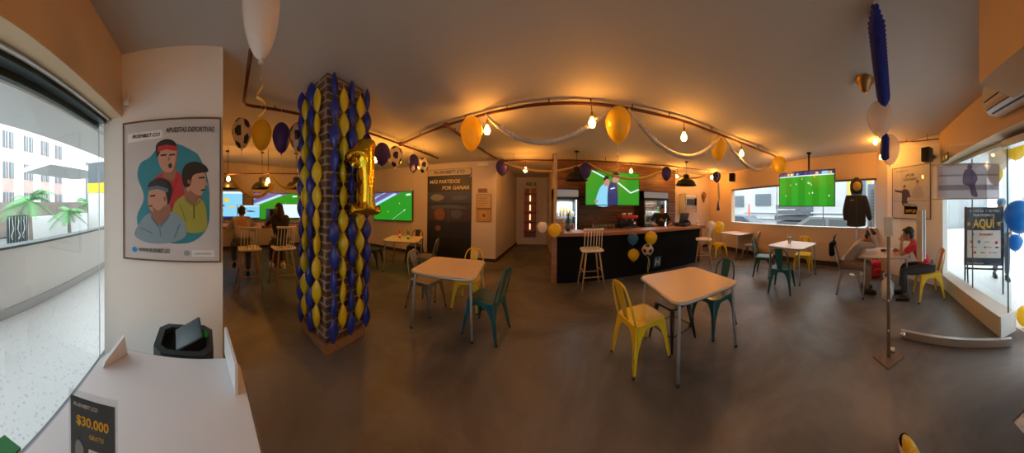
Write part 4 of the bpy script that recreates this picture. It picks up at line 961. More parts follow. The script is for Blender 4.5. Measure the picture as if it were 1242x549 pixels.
pipe([at_r(1088, 172, 4.6), at_r(1112, 171, 4.45), at_r(1139, 168, 4.05)], 'thin pale conduit near the loudspeaker on the right wall', r=.012)

def bulb(pos_, top, label, sc=1.0, m=None):
    """pos = centre of the glass; hangs on a flex from top"""
    t = thing('light_bulb', label, 'light bulb', pos_)
    b = MB(); b.lathe((0, 0, 0), [(.002, -.062*sc), (.03*sc, -.052*sc), (.045*sc, -.02*sc), (.043*sc, .01*sc), (.026*sc, .045*sc), (.016*sc, .062*sc), (.016*sc, .075*sc)], 10); b.build('bulb_glass', m or M['bulb'], t)
    b = MB(); b.cyl((0, 0, .07*sc), (0, 0, .14*sc), .022*sc, .018*sc, 10); b.build('socket', M['brass'], t)
    d = V(top)-V(pos_); b = MB(); b.tube([(0, 0, .13*sc), (d.x*.5, d.y*.5, d.z*.5+.06), tuple(d)], .005, 5); b.build('flex', M['blk'], t)
    return t
for px, py, tx, ty, z, l in ((590, 158, 590, 139, 2.9, 'lit bulb right beside the first big yellow balloon'), (717, 149, 716, 126, 2.9, 'lit bulb on the long conduit left of the middle yellow balloon'), (829, 166, 829, 147, 2.9, 'lit bulb on the long conduit between middle and right yellow balloons'), (899, 186, 899, 174, 2.89, 'lit bulb on the long conduit left of the last yellow balloon'), (942, 202, 943, 192, 2.88, 'lit bulb at the right end of the long conduit')):
    T = at_z(tx, ty, z); r_ = hypot(T.x, T.y); bulb(at_r(px, py, r_), T, l)
for px, py, l in ((637, 206, 'lit bulb on the bar conduit nearest the hallway'), (765, 207.5, 'lit bulb on the bar conduit above the television'), (821, 213, 'lit bulb on the bar conduit right of the television'), (863, 215, 'lit bulb at right end of the bar conduit')):
    p = at_y(px, py, 5.1 if px < 840 else 4.9); bulb(p, V((p.x, p.y, p.z+.26)), l, .9, M['bulb2'])
for px, py, r_, l in ((277, 217, 5.3, 'lit bulb by the poster pillar over the computer counter'), (325, 219, 5.5, 'lit bulb over the computer counter beside the middle pendant'), (455, 194, 4.6, 'lit bulb right of the foil number on the column'), (501, 204, 4.8, 'lit bulb behind the violet balloon near the dark banner'), (1062, 172, 4.5, 'upper lit bulb by the blue garland at right'), (1069, 190, 4.6, 'lower lit bulb by the blue garland at right')):
    p = at_r(px, py, r_); bulb(p, V((p.x, p.y, ceil_z(p.x, p.y))), l, .95, M['bulb2'] if px < 600 else None)
def pendant(p, label, grp, R_=.23):
    t = thing('pendant_lamp', label, 'pendant lamp', p, 0, grp)
    b = MB(); b.lathe((0, 0, 0), [(R_, 0), (R_*.97, .03), (R_*.80, .12), (R_*.62, .17), (R_*.30, .20), (R_*.30, .29), (R_*.22, .32), (.001, .325), (.001, .315), (R_*.20, .31), (R_*.26, .28), (R_*.26, .19), (R_*.58, .155), (R_*.76, .11), (R_*.93, .02), (R_, 0)], 24); b.build('shade', M['blk'], t)
    zc_ = ceil_z(p[0], p[1])-p[2]; b = MB(); b.cyl((0, 0, .32), (0, 0, zc_), .006, n=6); b.build('cord', M['blk'], t)
    b = MB(); b.cyl((0, 0, zc_-.03), (0, 0, zc_), .05, n=14); b.build('canopy', M['blk'], t)
    b = MB(); b.ball((0, 0, .12), (.035, .035, .045), 10); b.build('bulb', M['pwhite'], t)
for px, py, r_, l, g_ in ((699, 219, 4.9, 'black dome pendant over left end of the bar', None), (832, 225, 6.0, 'black dome pendant over right end of the bar', None), (276, 229, 5.7, 'black dome pendant beside the poster pillar', None), (318, 229, 5.7, 'black dome pendant in the middle over the computer counter', None), (359, 229, 5.7, 'black dome pendant just left of the balloon column', None)):
    pendant(at_r(px, py, r_), l, 'black dome pendants', .27 if r_ < 5.5 else .30)
b = MB(); b.lathe((0, 0, 0), [(.11, 0), (.11, -.02), (.07, -.05), (.05, -.12), (.03, -.14), (.001, -.14)], 12); p = at_r(1049, 100, 2.35); p.z = ceil_z(p.x, p.y)
tag(b.build('ceiling_socket', M['brass'], loc=p), 'brass lamp socket on the ceiling beside the blue garland', 'lamp socket')

# ================================================================== BALLOONS AND GARLANDS
def balloon(p, w_, h_, m, label, cat='balloon', ribbon=None, soccer=False, rl=.35, rcol=None, grp=None, top=None):
    t = thing('balloon', label, 'balloon', p, random.random()*3, grp)
    ico = []
    ph = (1+5**.5)/2
    for s1 in (-1, 1):
        for s2 in (-1, 1): ico += [V((0, s1, s2*ph)).normalized(), V((s1, s2*ph, 0)).normalized(), V((s2*ph, 0, s1)).normalized()]
    f = (lambda d: 1 if max(V((d.x/w_, d.y/w_, d.z/h_)).normalized().dot(i) for i in ico) > .935 else 0) if soccer else None
    n_ = 36 if soccer else 22; m_ = 26 if soccer else 18; prof = []
    for i in range(m_+1):
        s = i/m_; ang = pi*s; z = -cos(ang); r_ = sin(ang); 
        if z < 0: z *= 1.22; r_ *= (1-.12*(-z))
        prof.append((max(.0005, r_*w_/2), z*h_/2/1.11+.05*h_))
    b = MB(); b.lathe((0, 0, 0), prof, n_, mif=f); b.build('balloon_skin', [m, M['blkl']], t)
    zb = prof[0][1]; b = MB(); b.lathe((0, 0, zb), [(.004, .01), (.006, -.002), (.014, -.018), (.010, -.02), (.001, -.012)], 8); b.build('knot', m, t)
    if ribbon:
        b = MB(); pts = []; N_ = int(rl*120)
        for i in range(N_): s = i/N_; a = s*rl*62; rr = .014*(.4+s)+.004*sin(s*20); pts.append((rr*cos(a)+.01*sin(s*9), rr*sin(a), zb-.02-s*rl))
        vs = []; fs = []
        for i, q_ in enumerate(pts): vs += [V(q_), V(q_)+V((0, 0, .014))]
        for i in range(len(pts)-1): fs.append((2*i, 2*i+2, 2*i+3, 2*i+1))
        b.add(vs, fs, 0, True); b.build('curled_ribbon', ribbon, t)
    if top or not ribbon:
        b = MB(); b.cyl((0, 0, h_*.46), (0, 0, max(top or 0, h_*.5+.03)), .002, n=5); b.build('hanging_cord', M['pwhite'], t)
    return t
RG = mat('gold_ribbon', (.85, .48, .08), .3, .4); RW = mat('pale_ribbon', (.75, .68, .6), .4)
def bal_px(px, y0, y1, r_, m, label, wpx=None, **k):
    """y0,y1: top and bottom of the balloon in the sight frame"""
    s = r_/F; h_ = (y1-y0)*s; w_ = (wpx or (y1-y0)*.82)*s; p = at_r(px, (y0+y1)/2, r_); zt = ceil_z(p.x, p.y)
    if p.z+h_/2 > zt-.005: p.z = zt-.005-h_/2
    return balloon(p, w_, h_, m, label, top=max(.0, zt-p.z) if zt-p.z-h_/2 > .02 else None, **k)
bal_px(316, -40, 73, .98, M['bw'], 'largest balloon: big white one hanging at top left with gold ribbon', wpx=46, ribbon=RG, rl=.26)
bal_px(293, 143, 181, 2.9, M['bw'], 'black-spotted football balloon nearest the poster pillar', wpx=24, soccer=True, ribbon=RW)
bal_px(317, 145, 183, 2.85, M['by'], 'yellow balloon between a football balloon and a blue one, left of column', wpx=25, ribbon=RW)
bal_px(341, 149, 186, 2.9, M['bp'], 'violet-blue balloon left of the column', wpx=22, ribbon=RW)
bal_px(361, 149, 185, 3.1, M['bw'], 'black-spotted football balloon touching left side of the column', wpx=22, soccer=True, ribbon=RW)
bal_px(463, 173, 201, 3.9, M['bp'], 'violet balloon just right of the foil number, beside a lit bulb', wpx=19, ribbon=RW)
bal_px(479, 177, 203, 4.1, M['bw'], 'black-spotted football balloon between the two violet balloons', wpx=18, soccer=True, ribbon=RW)
bal_px(501, 187, 209, 4.3, M['bp'], 'violet balloon nearest the dark banner', wpx=13, ribbon=RW)
bal_px(513, 191, 210, 4.5, M['bw'], 'small black-spotted football balloon in front of the dark banner', wpx=14, soccer=True, ribbon=RW)
bal_px(571, 141, 183, 2.85, M['by'], 'big yellow balloon on the conduit left of the first garland', wpx=27, ribbon=RW)
bal_px(609, 193, 213, 5.5, M['bp'], 'blue-violet balloon at the hallway corner', wpx=16)
bal_px(749, 129, 173, 2.75, M['by'], 'big yellow balloon at centre between two white garlands', wpx=32, ribbon=RW, rl=.4)
bal_px(871, 165, 195, 3.9, M['by'], 'yellow balloon right of the second white garland', wpx=19, ribbon=RW)
bal_px(945, 189, 211, 4.9, M['by'], 'last yellow balloon at right end of the conduit', wpx=18)
bal_px(710, 197, 217, 4.6, M['bp'], 'small violet balloon upper left of the bar television', wpx=14)
bal_px(808, 202, 219, 5.0, M['bp'], 'small violet balloon upper right of the bar television', wpx=12)
bal_px(869, 208, 221, 6.0, M['bp'], 'small violet balloon near right end of the bar conduit', wpx=10)
bal_px(1067, 123, 165, 2.3, film('clear_white_latex', (.80, .72, .66), .45), 'translucent white balloon half hidden by the blue garland', wpx=32)
bal_px(1079, 163, 200, 2.9, film('clear_white_latex', (.80, .72, .66), .45), 'smaller translucent white balloon under the blue garland', wpx=25)
# bar balloons (stuck on the black front)
def stuck(p, r_, m, label, soccer=False): balloon(p, r_*2, r_*2.1, m, label, soccer=soccer)
stuck(at_y(768, 290, 4.10), .125, film('sky_blue_latex', (.05, .20, .42), .95), 'blue balloon in the cluster on the bar front')
stuck(at_y(790, 288.5, 4.12), .15, M['by'], 'upper yellow balloon in the cluster on the bar front')
stuck(at_y(769, 309, 4.12), .13, M['by'], 'lower yellow balloon in the cluster on the bar front')
stuck(at_y(786, 303, 3.93), .13, M['bw'], 'football balloon at the middle of the cluster on the bar front', True)
stuck(at_y(658, 275.5, 3.98), .10, M['bw'], 'round white balloon at left end of the bar')
stuck(at_y(673, 279, 4.02), .13, M['by'], 'yellow balloon at left end of the bar')
stuck(at_r(872, 275, 6.35), .17, M['by'], 'yellow balloon beyond right end of the bar')
stuck(at_r(863, 273, 6.2), .13, M['bw'], 'white balloon beyond right end of the bar')
# balloons outside the entrance
bal_px(1232, 160, 194, 3.6, M['by'], 'yellow balloon high outside the entrance at right edge', wpx=34)
bal_px(1212, 176, 208, 3.9, M['bw'], 'white balloon outside the entrance behind the yellow one', wpx=26)
bal_px(1207, 200, 224, 3.8, M['by'], 'yellow balloon outside, behind the translucent print on the door', wpx=20)
stuck(at_r(1236, 263, 2.75), .21, film('bright_blue_latex', (.03, .30, .72), .92), 'large bright blue balloon outside the door at right edge')
stuck(at_r(1231, 294, 3.1), .12, film('bright_blue_latex', (.03, .30, .72), .92), 'smaller blue balloon below the large bright blue one')
stuck(V((2.0, -1.98, .15)), .125, M['by'], 'yellow balloon lying on the terrace outside the open door')

TI = mat('tissue_garland', (.80, .72, .66), .8, bump=1.0, bscale=60); TG = mat('bulb_lit_garland', (.72, .50, .16), .7, bump=1.0, bscale=60); TB_ = mat('blue_tissue', (.012, .025, .30), .7, bump=1.0, bscale=50); TY = mat('yellow_tissue', (.75, .55, .08), .7)  # golden swags are white tissue with orange bulb light put into the colour
def garland(A, B, drop, r0, m, label, n_=46, name='paper_garland', ruff=.35):
    t = thing(name, label, 'garland', A); b = MB(); pts = []; rs = []
    for i in range(n_*2+1):
        s = i/(n_*2); p = A.lerp(B, s)-A; p.z -= drop*4*s*(1-s); pts.append(p); rs.append(r0*(1+(ruff if i % 2 else -ruff))*(.35+.65*min(1, 8*s, 8*(1-s))))
    b.tube(pts, rs, 9); b.build('tissue_ruffle', m, t)
    b = MB(); b.ball((0, 0, 0), .014, 6); b.build('hanging_tie', RW, t); b = MB(); b.ball(B-A, .014, 6); b.build('hanging_tie', RW, t)
def gpx(a, c, drop, r0, m, label, **k): garland(at_z(a[0], a[1], a[2]), at_z(c[0], c[1], c[2]), drop, r0, m, label, **k)
gpx((588, 139, 2.88), (739, 130, 2.88), .46, .030, TI, 'white paper garland swag between first and middle yellow balloons')
gpx((762, 132, 2.88), (873, 165, 2.88), .50, .030, TI, 'white paper garland swag between middle and right yellow balloons')
gpx((879, 168, 2.88), (941, 193, 2.86), .42, .030, TI, 'white paper garland swag at right end of the conduit')
def gy(a, c, y, drop, r0, m, label): garland(at_y(a[0], a[1], y), at_y(c[0], c[1], y), drop, r0, m, label)
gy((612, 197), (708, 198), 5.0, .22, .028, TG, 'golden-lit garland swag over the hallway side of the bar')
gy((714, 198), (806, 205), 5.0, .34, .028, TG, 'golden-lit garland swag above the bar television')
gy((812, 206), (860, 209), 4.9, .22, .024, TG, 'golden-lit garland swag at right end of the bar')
garland(at_r(279, 212, 4.3), at_r(334, 221, 4.6), .38, .035, TY, 'yellow paper garland over the computer counter')
garland(at_r(330, 213, 4.9), at_r(368, 214, 4.9), .28, .030, TY, 'pale yellow garland just left of the column')
# blue honeycomb garland hanging at right
def hang(px0, py0, px1, py1, r_a, r_b, w_, label):
    A = at_r(px0, py0, r_a); B = at_r(px1, py1, r_b); A.z = min(A.z, ceil_z(A.x, A.y)-.01)
    garland(A, B, .03, w_, TB_, label, n_=30, ruff=.16)
hang(1061, 2, 1073, 127, 1.45, 2.2, .062, 'thick blue tissue garland hanging from the ceiling at upper right')
hang(1074, 161, 1073, 194, 2.5, 2.6, .052, 'short blue tissue garland hanging below the translucent white balloon')
garland(at_r(871, 221, 6.1), at_r(872, 244, 6.15), .0, .03, TI, 'pale streamer hanging near the corner loudspeaker')
pbq = MB(); pbq.lathe((0, 0, 0), [(.001, .30), (.012, .28), (.03, .12), (.055, 0), (.001, .0)], 12); tag(pbq.build('hanging_tassel', TB_, loc=at_r(871, 255, 6.15)), 'blue paper tassel hanging at the end of the pale streamer', 'tassel')

# ================================================================== PRINTS AND SIGNS
# dark banner on the back wall
bn_, f = board(Fr((-2.43, 5.765, 1.36), (1, 0, 0)), 1.42, 2.62, 'event_banner', 'tall dark stadium banner with white top strip on the back wall', 'banner', mat('banner_night_blue', (.012, .016, .045), .45), None, .03)
art(f, [([(-.70, 1.12), (.70, 1.12), (.70, 1.30), (-.70, 1.30)], 0), ([(-.70, .30), (.70, .30), (.70, .62), (-.70, .62)], 1), (blob([(-.6, .46), (-.45, .56), (-.22, .53), (-.14, .44), (-.3, .36), (-.5, .37)]), 2), (blob([(.1, .46), (.3, .52), (.55, .50), (.62, .44), (.4, .38), (.2, .38)]), 3), ([(-.7, -.25), (.7, -.25), (.7, .24), (-.7, .24)], 4), (blob([(-.5, .2), (0, .24), (.5, .19), (.55, .12), (0, .14), (-.52, .11)]), 3), (blob([(-.42, .08), (-.2, .12), (-.1, -.05), (-.2, -.22), (-.4, -.2), (-.46, -.05)]), 5), (blob([(.1, .04), (.35, .08), (.45, -.04), (.3, -.16), (.12, -.12)]), 3), (blob([(-.4, -.42), (-.28, -.40), (-.24, -.5), (-.32, -.56), (-.42, -.52)]), 5), ([(-.7, -1.28), (.7, -1.28), (.7, -.75), (-.7, -.75)], 6), ([(-.01, -.3), (.01, -.3), (.01, .25), (-.01, .25)], 3)], 'stadium_print',
    [mat('banner_white', (.55, .5, .45), .5), mat('banner_blue', (.03, .05, .14), .5), mat('banner_floodlight', (.20, .22, .26), .5), mat('banner_teal', (.07, .10, .16), .5), mat('banner_plum', (.045, .03, .07), .5), mat('banner_brown', (.20, .08, .06), .5), mat('banner_black', (.008, .010, .016), .5)], bn_)
text('RUSHBET.CO', f, 0, 1.21, .13, mat('banner_ink', (.03, .03, .06), .5), bn_, width=1.0, shear=.3, bold=.003)
BW_ = mat('banner_letters', (.62, .55, .50), .5)
text('MÁS PARTIDOS', f, -.14, .93, .15, BW_, bn_, width=1.0, shear=.2, bold=.003)
text('POR GANAR', f, .22, .74, .15, BW_, bn_, width=.86, shear=.2, bold=.003)
for px, py, w_, h_, m_, l, nm, kd in ((585, 231, .26, .12, mat('plaque_red_brown', (.30, .12, .09), .5), 'small reddish plaque above the two framed notices', 'wall_plaque', 0), (587, 244, .40, .38, mat('notice_cream', (.58, .42, .24), .5), 'upper cream framed notice beside the dark banner', 'framed_notice', 1), (587, 261, .40, .34, mat('notice_orange', (.50, .27, .09), .5), 'lower orange-brown framed notice beside the dark banner', 'framed_notice', 2)):
    p = at_y(px, py, 5.775); t, f = board(Fr(p, (1, 0, 0)), w_, h_, nm, l, 'notice', m_, PBR if kd else None, .012)
    S = []
    if kd == 1:
        for k in range(6): S.append(([(-.15, .12-.045*k), (.15-.05*(k % 3), .12-.045*k), (.15-.05*(k % 3), .13-.045*k), (-.15, .13-.045*k)], 0))
    if kd == 2: S += [(circ(0, 0, .10, 16), 1), (circ(0, 0, .06, 16), 0)]
    if kd == 0: S += [([(-.1, .0), (.1, .0), (.1, .02), (-.1, .02)], 0), ([(-.08, -.03), (.08, -.03), (.08, -.015), (-.08, -.015)], 0)]
    art(f, S, 'print', [mat('notice_ink', (.18, .09, .05), .5), mat('notice_light', (.62, .38, .15), .5)], t)
p = at_y(586, 200, 5.775); b = MB(); b.rbox((0, -.02, 0), (.30, .05, .09), .01); tag(b.build('emergency_light', M['pwhite'], loc=p), 'pale emergency light above the reddish plaque', 'emergency light')
# hallway rack and exit sign
rk = thing('bottle_rack', 'tall narrow red wooden rack with lit niches on the hallway end wall', 'rack', at_y(643, 287, 8.50)-V((0, 0, 0)))
RX = mat('rack_red_wood', (.30, .05, .025), .45)
b = MB(); b.box((0, .02, .98), (.44, .04, 1.95)); 
for s in (-1, 1): b.box((s*.21, -.06, .98), (.03, .16, 1.95))
b.build('back_board', RX, rk)
for k in range(5): q_ = MB(); q_.box((0, -.07, .22+.38*k), (.50, .20, .05)); q_.build('shelf', M['darkw'], rk)
for k in range(4): q_ = MB(); q_.cyl((0, -.02, .30+.38*k), (0, -.02, .54+.38*k), .020, n=8); q_.build('lamp_strip', mat('warm_strip', (1, .7, .4), .5, emit=1.1, ecol=(1, .62, .30)), rk)
b = MB(); b.lathe((0, -.08, 1.765), [(.04, 0), (.045, .12), (.015, .2), (.015, .26), (.001, .26)], 10); b.build('rack_bottle', BOT[4], rk)
p = at_y(644, 223, 8.56); t, f = board(Fr(p, (1, 0, 0)), .42, .13, 'exit_sign', 'small dim green sign above the red rack in the hallway', 'sign', mat('exit_dim', (.10, .16, .10), .5), None, .015)
art(f, [(line2((-.15, -.03), (-.08, .03), .02), 0), ([(.0, -.03), (.15, -.03), (.15, .03), (.0, .03)], 0)], 'pictogram', [mat('exit_light', (.4, .5, .4), .5)], t)
# right wall poster
A = V((5.16, -.66, 0)); B = V((3.93, -1.62, 0)); wu = (B-A).normalized(); wn_ = V((wu.y, -wu.x, 0))
if wn_.dot(-A) < 0: wn_ = -wn_
def on_wall(px, z, off=.02):
    a = az(px); d = V((sin(a), cos(a), 0)); # intersect ray with wall line
    den = d.x*wu.y-d.y*wu.x; r_ = (A.x*wu.y-A.y*wu.x)/den; return V((d.x*r_, d.y*r_, z))+wn_*off
pa = on_wall(1083, 1.95); pb_ = on_wall(1129, 1.95); pwid = (pb_-pa).length
fr_ = Fr((pa+pb_)/2+V((0, 0, -.005)), wu)
t, f = board(fr_, pwid-.02, 1.16, 'players_poster', 'pale poster with two footballers on the right-hand wall, behind the man in red', 'poster', mat('poster_pale', (.62, .60, .62), .5, vary=.06), PBR)
w_ = pwid-.02; h_ = 1.16
def u2(a, b): return (-w_/2+a*w_, h_/2-b*h_)
def UU(*l): return [u2(*p) for p in l]
DKJ = mat('jersey_dark', (.07, .045, .09), .6); LTJ = mat('jersey_pale', (.50, .47, .47), .6)
S = [([u2(.0, .66), u2(1, .66), u2(1, .675), u2(0, .675)], 4), ([u2(.0, .60), u2(1, .60), u2(1, .605), u2(0, .605)], 4),
     (blob(UU((.28, .46), (.36, .43), (.46, .46), (.50, .56), (.42, .62), (.44, .72), (.28, .72), (.28, .6))), 0), (UU((.06, .43), (.30, .46), (.30, .51), (.08, .47)), 0), (UU((.44, .47), (.53, .58), (.50, .60), (.40, .52)), 0), (circ(*u2(.35, .40), .04*w_*1.1, 12, .04), 2), (blob(UU((.31, .385), (.35, .35), (.40, .38), (.35, .385))), 3),
     (blob(UU((.60, .42), (.70, .38), (.80, .41), (.82, .55), (.78, .62), (.62, .62), (.60, .52))), 1), (UU((.60, .44), (.54, .58), (.57, .60), (.64, .50)), 1), (UU((.80, .44), (.87, .56), (.84, .60), (.77, .50)), 1), (circ(*u2(.70, .33), .04*w_, 12, .045), 2), (blob(UU((.66, .31), (.70, .275), (.745, .31), (.70, .305))), 3),
     (UU((.28, .72), (.42, .72), (.60, .80), (.52, .84), (.36, .80)), 0)]
art(f, S, 'footballers', [DKJ, LTJ, PS1, PH, mat('poster_rule', (.38, .37, .42), .5)], t)
text('RUSHBET.CO', f, *u2(.27, .07), .035, PK1, t, width=.34*w_, shear=.2)
text('¡POR', f, *u2(.50, .17), .085, PK1, t, width=.24*w_, bold=.001); text('GANAR!', f, *u2(.50, .25), .085, PK1, t, width=.36*w_, bold=.001)
# loudspeakers
def speaker(p, ang, label):
    t = thing('loudspeaker', label, 'loudspeaker', p, ang)
    b = MB(); b.rbox((0, 0, 0), (.17, .20, .29), .03); b.build('cabinet', M['blk'], t)
    b = MB(); b.rbox((.088, 0, 0), (.012, .175, .265), .005); b.build('grille', M['blkm'], t)
    b = MB(); b.cyl((-.08, 0, 0), (-.20, 0, 0), .02); b.cyl((-.19, 0, 0), (-.205, 0, 0), .05); b.build('wall_bracket', M['blk'], t)
sp = on_wall(1132, 2.66, .22); speaker(sp, atan2(wn_.y, wn_.x), 'black loudspeaker on the right wall above the poster')
p = at_r(888, 215, 7.25); speaker(p, radians(195), 'black loudspeaker in the far corner left of the back window')
# small green exit sign, air conditioner on the entrance beam
p = on_wall(1146, 2.56, .03); t, f = board(Fr(at_y(1146, 191, -1.47), (-1, 0, 0), (0, 0, 1)), .30, .15, 'emergency_exit_sign', 'small dark green exit sign on the entrance beam beside the loudspeaker', 'sign', mat('exit_green', (.01, .10, .05), .4), None, .012)
art(f, [(line2((-.10, -.04), (-.04, .04), .02), 0), (line2((-.08, .04), (-.02, -.04), .02), 0), ([(.02, -.03), (.11, -.03), (.11, .03), (.02, .03)], 0)], 'pictogram', [PWH], t)
ac = thing('air_conditioner', 'white wall-mounted air conditioner at upper right corner', 'air conditioner', (1.50, -1.36, 2.64))
prof = [(0, 0), (.15, .0), (.21, .06), (.23, .16), (.22, .27), (.19, .30), (0, .30)]
b = MB(); b.prism([V((-.45, -.12+d_, z_)) for d_, z_ in prof], (.85, 0, 0)); b.build('housing', mat('ac_cream', (.78, .70, .60), .4), ac)
b = MB(); b.box((-.02, .035, .008), (.74, .08, .03)); b.build('air_outlet', M['blk'], ac)
b = MB(); b.box((-.02, .07, -.012), (.72, .06, .008)); b.build('louvre', M['white'], ac)
b = MB(); b.box((-.03, .105, .10), (.80, .012, .006)); b.build('panel_seam', M['blk'], ac)
# translucent print hanging on the swung door
t = thing('translucent_banner', 'translucent printed sheet on two thin rods across the glass door', 'banner', dp(.48, 1.71, .03))
o_ = t.location
PSN = film('printed_film', (.66, .64, .70), .62, .6)
b = MB(); ta, tb_ = .13, .855; b.prism([dp(ta, 1.71, .03)-o_, dp(tb_, 1.71, .03)-o_, dp(tb_, 2.11, .03)-o_, dp(ta, 2.11, .03)-o_], dn*.002); b.build('printed_sheet', PSN, t)
for z in (1.71, 2.11): b = MB(); b.cyl(dp(.10, z, .033)-o_, dp(.92, z, .033)-o_, .007, n=7); b.build('rod', M['alu'], t)
f = Fr(dp(.48, 1.91, .034)-o_, -dd); VF = film('film_violet', (.20, .16, .36), .55, .6); GF = film('film_grey', (.45, .45, .5), .55, .6)
art(f, [([(-.36, -.10), (.34, -.10), (.34, -.04), (-.36, -.04)], 1), ([(-.36, .06), (.34, .06), (.34, .08), (-.36, .08)], 1), (blob([(-.05, .12), (.03, .14), (.10, .04), (.07, -.05), (.10, -.17), (.03, -.16), (.0, -.06), (-.07, -.02)]), 0), (circ(.01, .165, .03), 0)], 'printed_figure', [VF, GF], t)
# A-frame pavement sign
asg = thing('pavement_sign', 'navy A-frame sign reading AQUÍ outside the entrance glass', 'sign', (3.36, -2.24, -.01), radians(0))
su = V((-.64, -.77, 0)).normalized(); f = Fr((0, 0, 0), su); 
if f.n.dot(V((-3.3, 2.4, 0))) < 0: su = -su; f = Fr((0, 0, 0), su)
tv_ = (V((0, 0, 1))-f.n*.055).normalized(); f2 = Fr(f.n*.10, su, tv_); fA = Fr(f2.o+f2.n*.011, f2.u, f2.v); fb2 = Fr(-f.n*.22, su, (V((0, 0, 1))+f.n*.10).normalized())
NB = mat('sign_navy', (.045, .075, .12), .45)  # navy made greyer, with the outdoor glare mixed into the colour
def slab(fr, a0, a1, b0, b1, c0, c1, m_, nm, par): b = MB(); b.prism([fr.p(a0, b0, c0), fr.p(a1, b0, c0), fr.p(a1, b1, c0), fr.p(a0, b1, c0)], fr.n*(c1-c0)); return b.build(nm, m_, par)
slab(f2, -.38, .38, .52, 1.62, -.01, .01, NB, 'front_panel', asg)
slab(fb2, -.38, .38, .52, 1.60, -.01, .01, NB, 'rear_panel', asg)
for s in (-1, 1):
    slab(f2, s*.36-.015, s*.36+.015, 0, 1.63, -.012, .014, M['blk'], 'leg', asg); slab(fb2, s*.36-.015, s*.36+.015, 0, 1.61, -.014, .012, M['blk'], 'leg', asg)
slab(f2, -.36, .36, .44, .47, -.01, .01, M['blk'], 'brace', asg)
art(fA, [([(-.32, .66), (.32, .66), (.32, 1.18), (-.32, 1.18)], 0), (circ(-.20, 1.10, .02), 1), (circ(-.23, .96, .032), 1), (circ(-.09, .96, .032), 2), (rrect(.06, .96, .11, .02, .005), 3), (circ(.24, .95, .03), 1), (rrect(-.20, .86, .13, .02, .005), 3), (circ(.02, .86, .02), 2), (rrect(.10, .86, .12, .02, .005), 3), (rrect(.25, .86, .07, .03, .01), 4), (circ(-.17, .76, .028), 1), (rrect(-.02, .76, .09, .022, .006), 5), (circ(.12, .76, .016), 1), (rrect(.20, .76, .10, .018, .005), 3), ([(-.34, .55), (.0, .55), (.0, .57), (-.34, .57)], 3)], 'logo_sheet', [PWH, mat('logo_red', (.65, .05, .05), .5), mat('logo_blue', (.05, .25, .55), .5), mat('logo_grey', (.4, .4, .42), .5), mat('logo_dark_blue', (.04, .08, .3), .5), mat('logo_green', (.1, .4, .2), .5)], asg)
text('RECARGA', f2, -.14, 1.545, .07, PWH, asg, width=.27, c=.016); text('Y RETIRA', f2, .165, 1.545, .07, PWH, asg, width=.27, c=.016); text('TUS PREMIOS', f2, 0, 1.465, .065, PWH, asg, width=.42, c=.016, bold=.001)
text('AQUÍ', f2, 0, 1.30, .23, mat('sign_amber', (.90, .55, .08), .5), asg, width=.42, c=.016, bold=.006)
text('»', f2, -.29, 1.31, .14, mat('sign_amber', (.90, .55, .08), .5), asg, c=.016, bold=.003); text('«', f2, .29, 1.31, .14, mat('sign_amber', (.90, .55, .08), .5), asg, c=.016, bold=.003)
text('RUSHBET', f2, .05, 1.10, .05, mat('logo_red', (.65, .05, .05), .5), asg, width=.26, c=.018, bold=.001)

# stanchion
st = thing('stanchion_post', 'brushed metal post with square base plate by the open glass door', 'stanchion', (2.25, -.30, 0), -.15)
b = MB(); b.box((0, 0, .006), (.24, .24, .012), pi/4); b.build('base_plate', wood('plate_bronze', (.20, .13, .09), (.12, .08, .06)), st)
b = MB(); b.cyl((.07, -.04, .012), (.07, -.04, .05), .028, n=14); b.build('base_knob', M['chrome'], st)
b = MB(); b.rbox((0, 0, .655), (.038, .038, 1.29), .006); b.build('post', mat('bronzed_steel', (.22, .18, .15), .4, .6), st)
b = MB(); b.rbox((-.028, 0, 1.41), (.010, .10, .20), .004); b.build('sign_plate', mat('pale_acrylic', (.72, .76, .76), .3), st)
for z in (.3, .62): b = MB(); b.cyl((-.026, 0, z), (-.018, 0, z), .012, n=10); b.build('mark', PWH, st)

# ================================================================== COMPUTER COUNTER (left)
cc = thing('computer_counter', 'dark wooden high counter along the left room carrying computers', 'counter', (-5.0, 1.9, 0))
b = MB(); b.rbox((0, 0, 1.065), (.72, 4.6, .06), .006); b.build('countertop', M['slab'], cc)
for y in (-2.2, 0, 2.2): b = MB(); b.box((-.1, y, .52), (.45, .06, 1.04)); b.build('support', M['extw'] if y else M['darkw'], cc)
def monitor(p, ang, content, label, w_=.56, h_=.33, mats=None):
    t = thing('computer_monitor', label, 'monitor', p, ang); f = Fr((0, 0, .13+h_/2), (0, 1, 0)) # faces +x
    b = MB(); b.prism([f.p(-w_/2-.012, -h_/2-.018, -.03), f.p(w_/2+.012, -h_/2-.018, -.03), f.p(w_/2+.012, h_/2+.012, -.03), f.p(-w_/2-.012, h_/2+.012, -.03)], f.n*.029); b.build('casing', M['blk'], t)
    art(f, content(w_, h_), 'screen', mats or TVM, t)
    b = MB(); b.box((-.05, 0, .14), (.03, .06, .25)); b.box((-.03, 0, .008), (.18, .24, .014)); b.build('stand', M['blk'], t)
monitor((-5.15, 1.15, 1.095), 0, lambda a, b: desktop(a, b, 5, 3), 'monitor with pale blue page in front of the man in the pale shirt')
monitor((-5.15, 2.25, 1.095), radians(-10), lambda a, b: [([(-a/2, -b/2), (a/2, -b/2), (a/2, b/2), (-a/2, b/2)], 2)], 'monitor with a white page in front of the long-haired woman', .62, .36)
monitor((-5.1, 3.45, 1.095), radians(-25), lambda a, b: desktop(a, b, 3, 6), 'monitor partly hidden behind the balloon column')
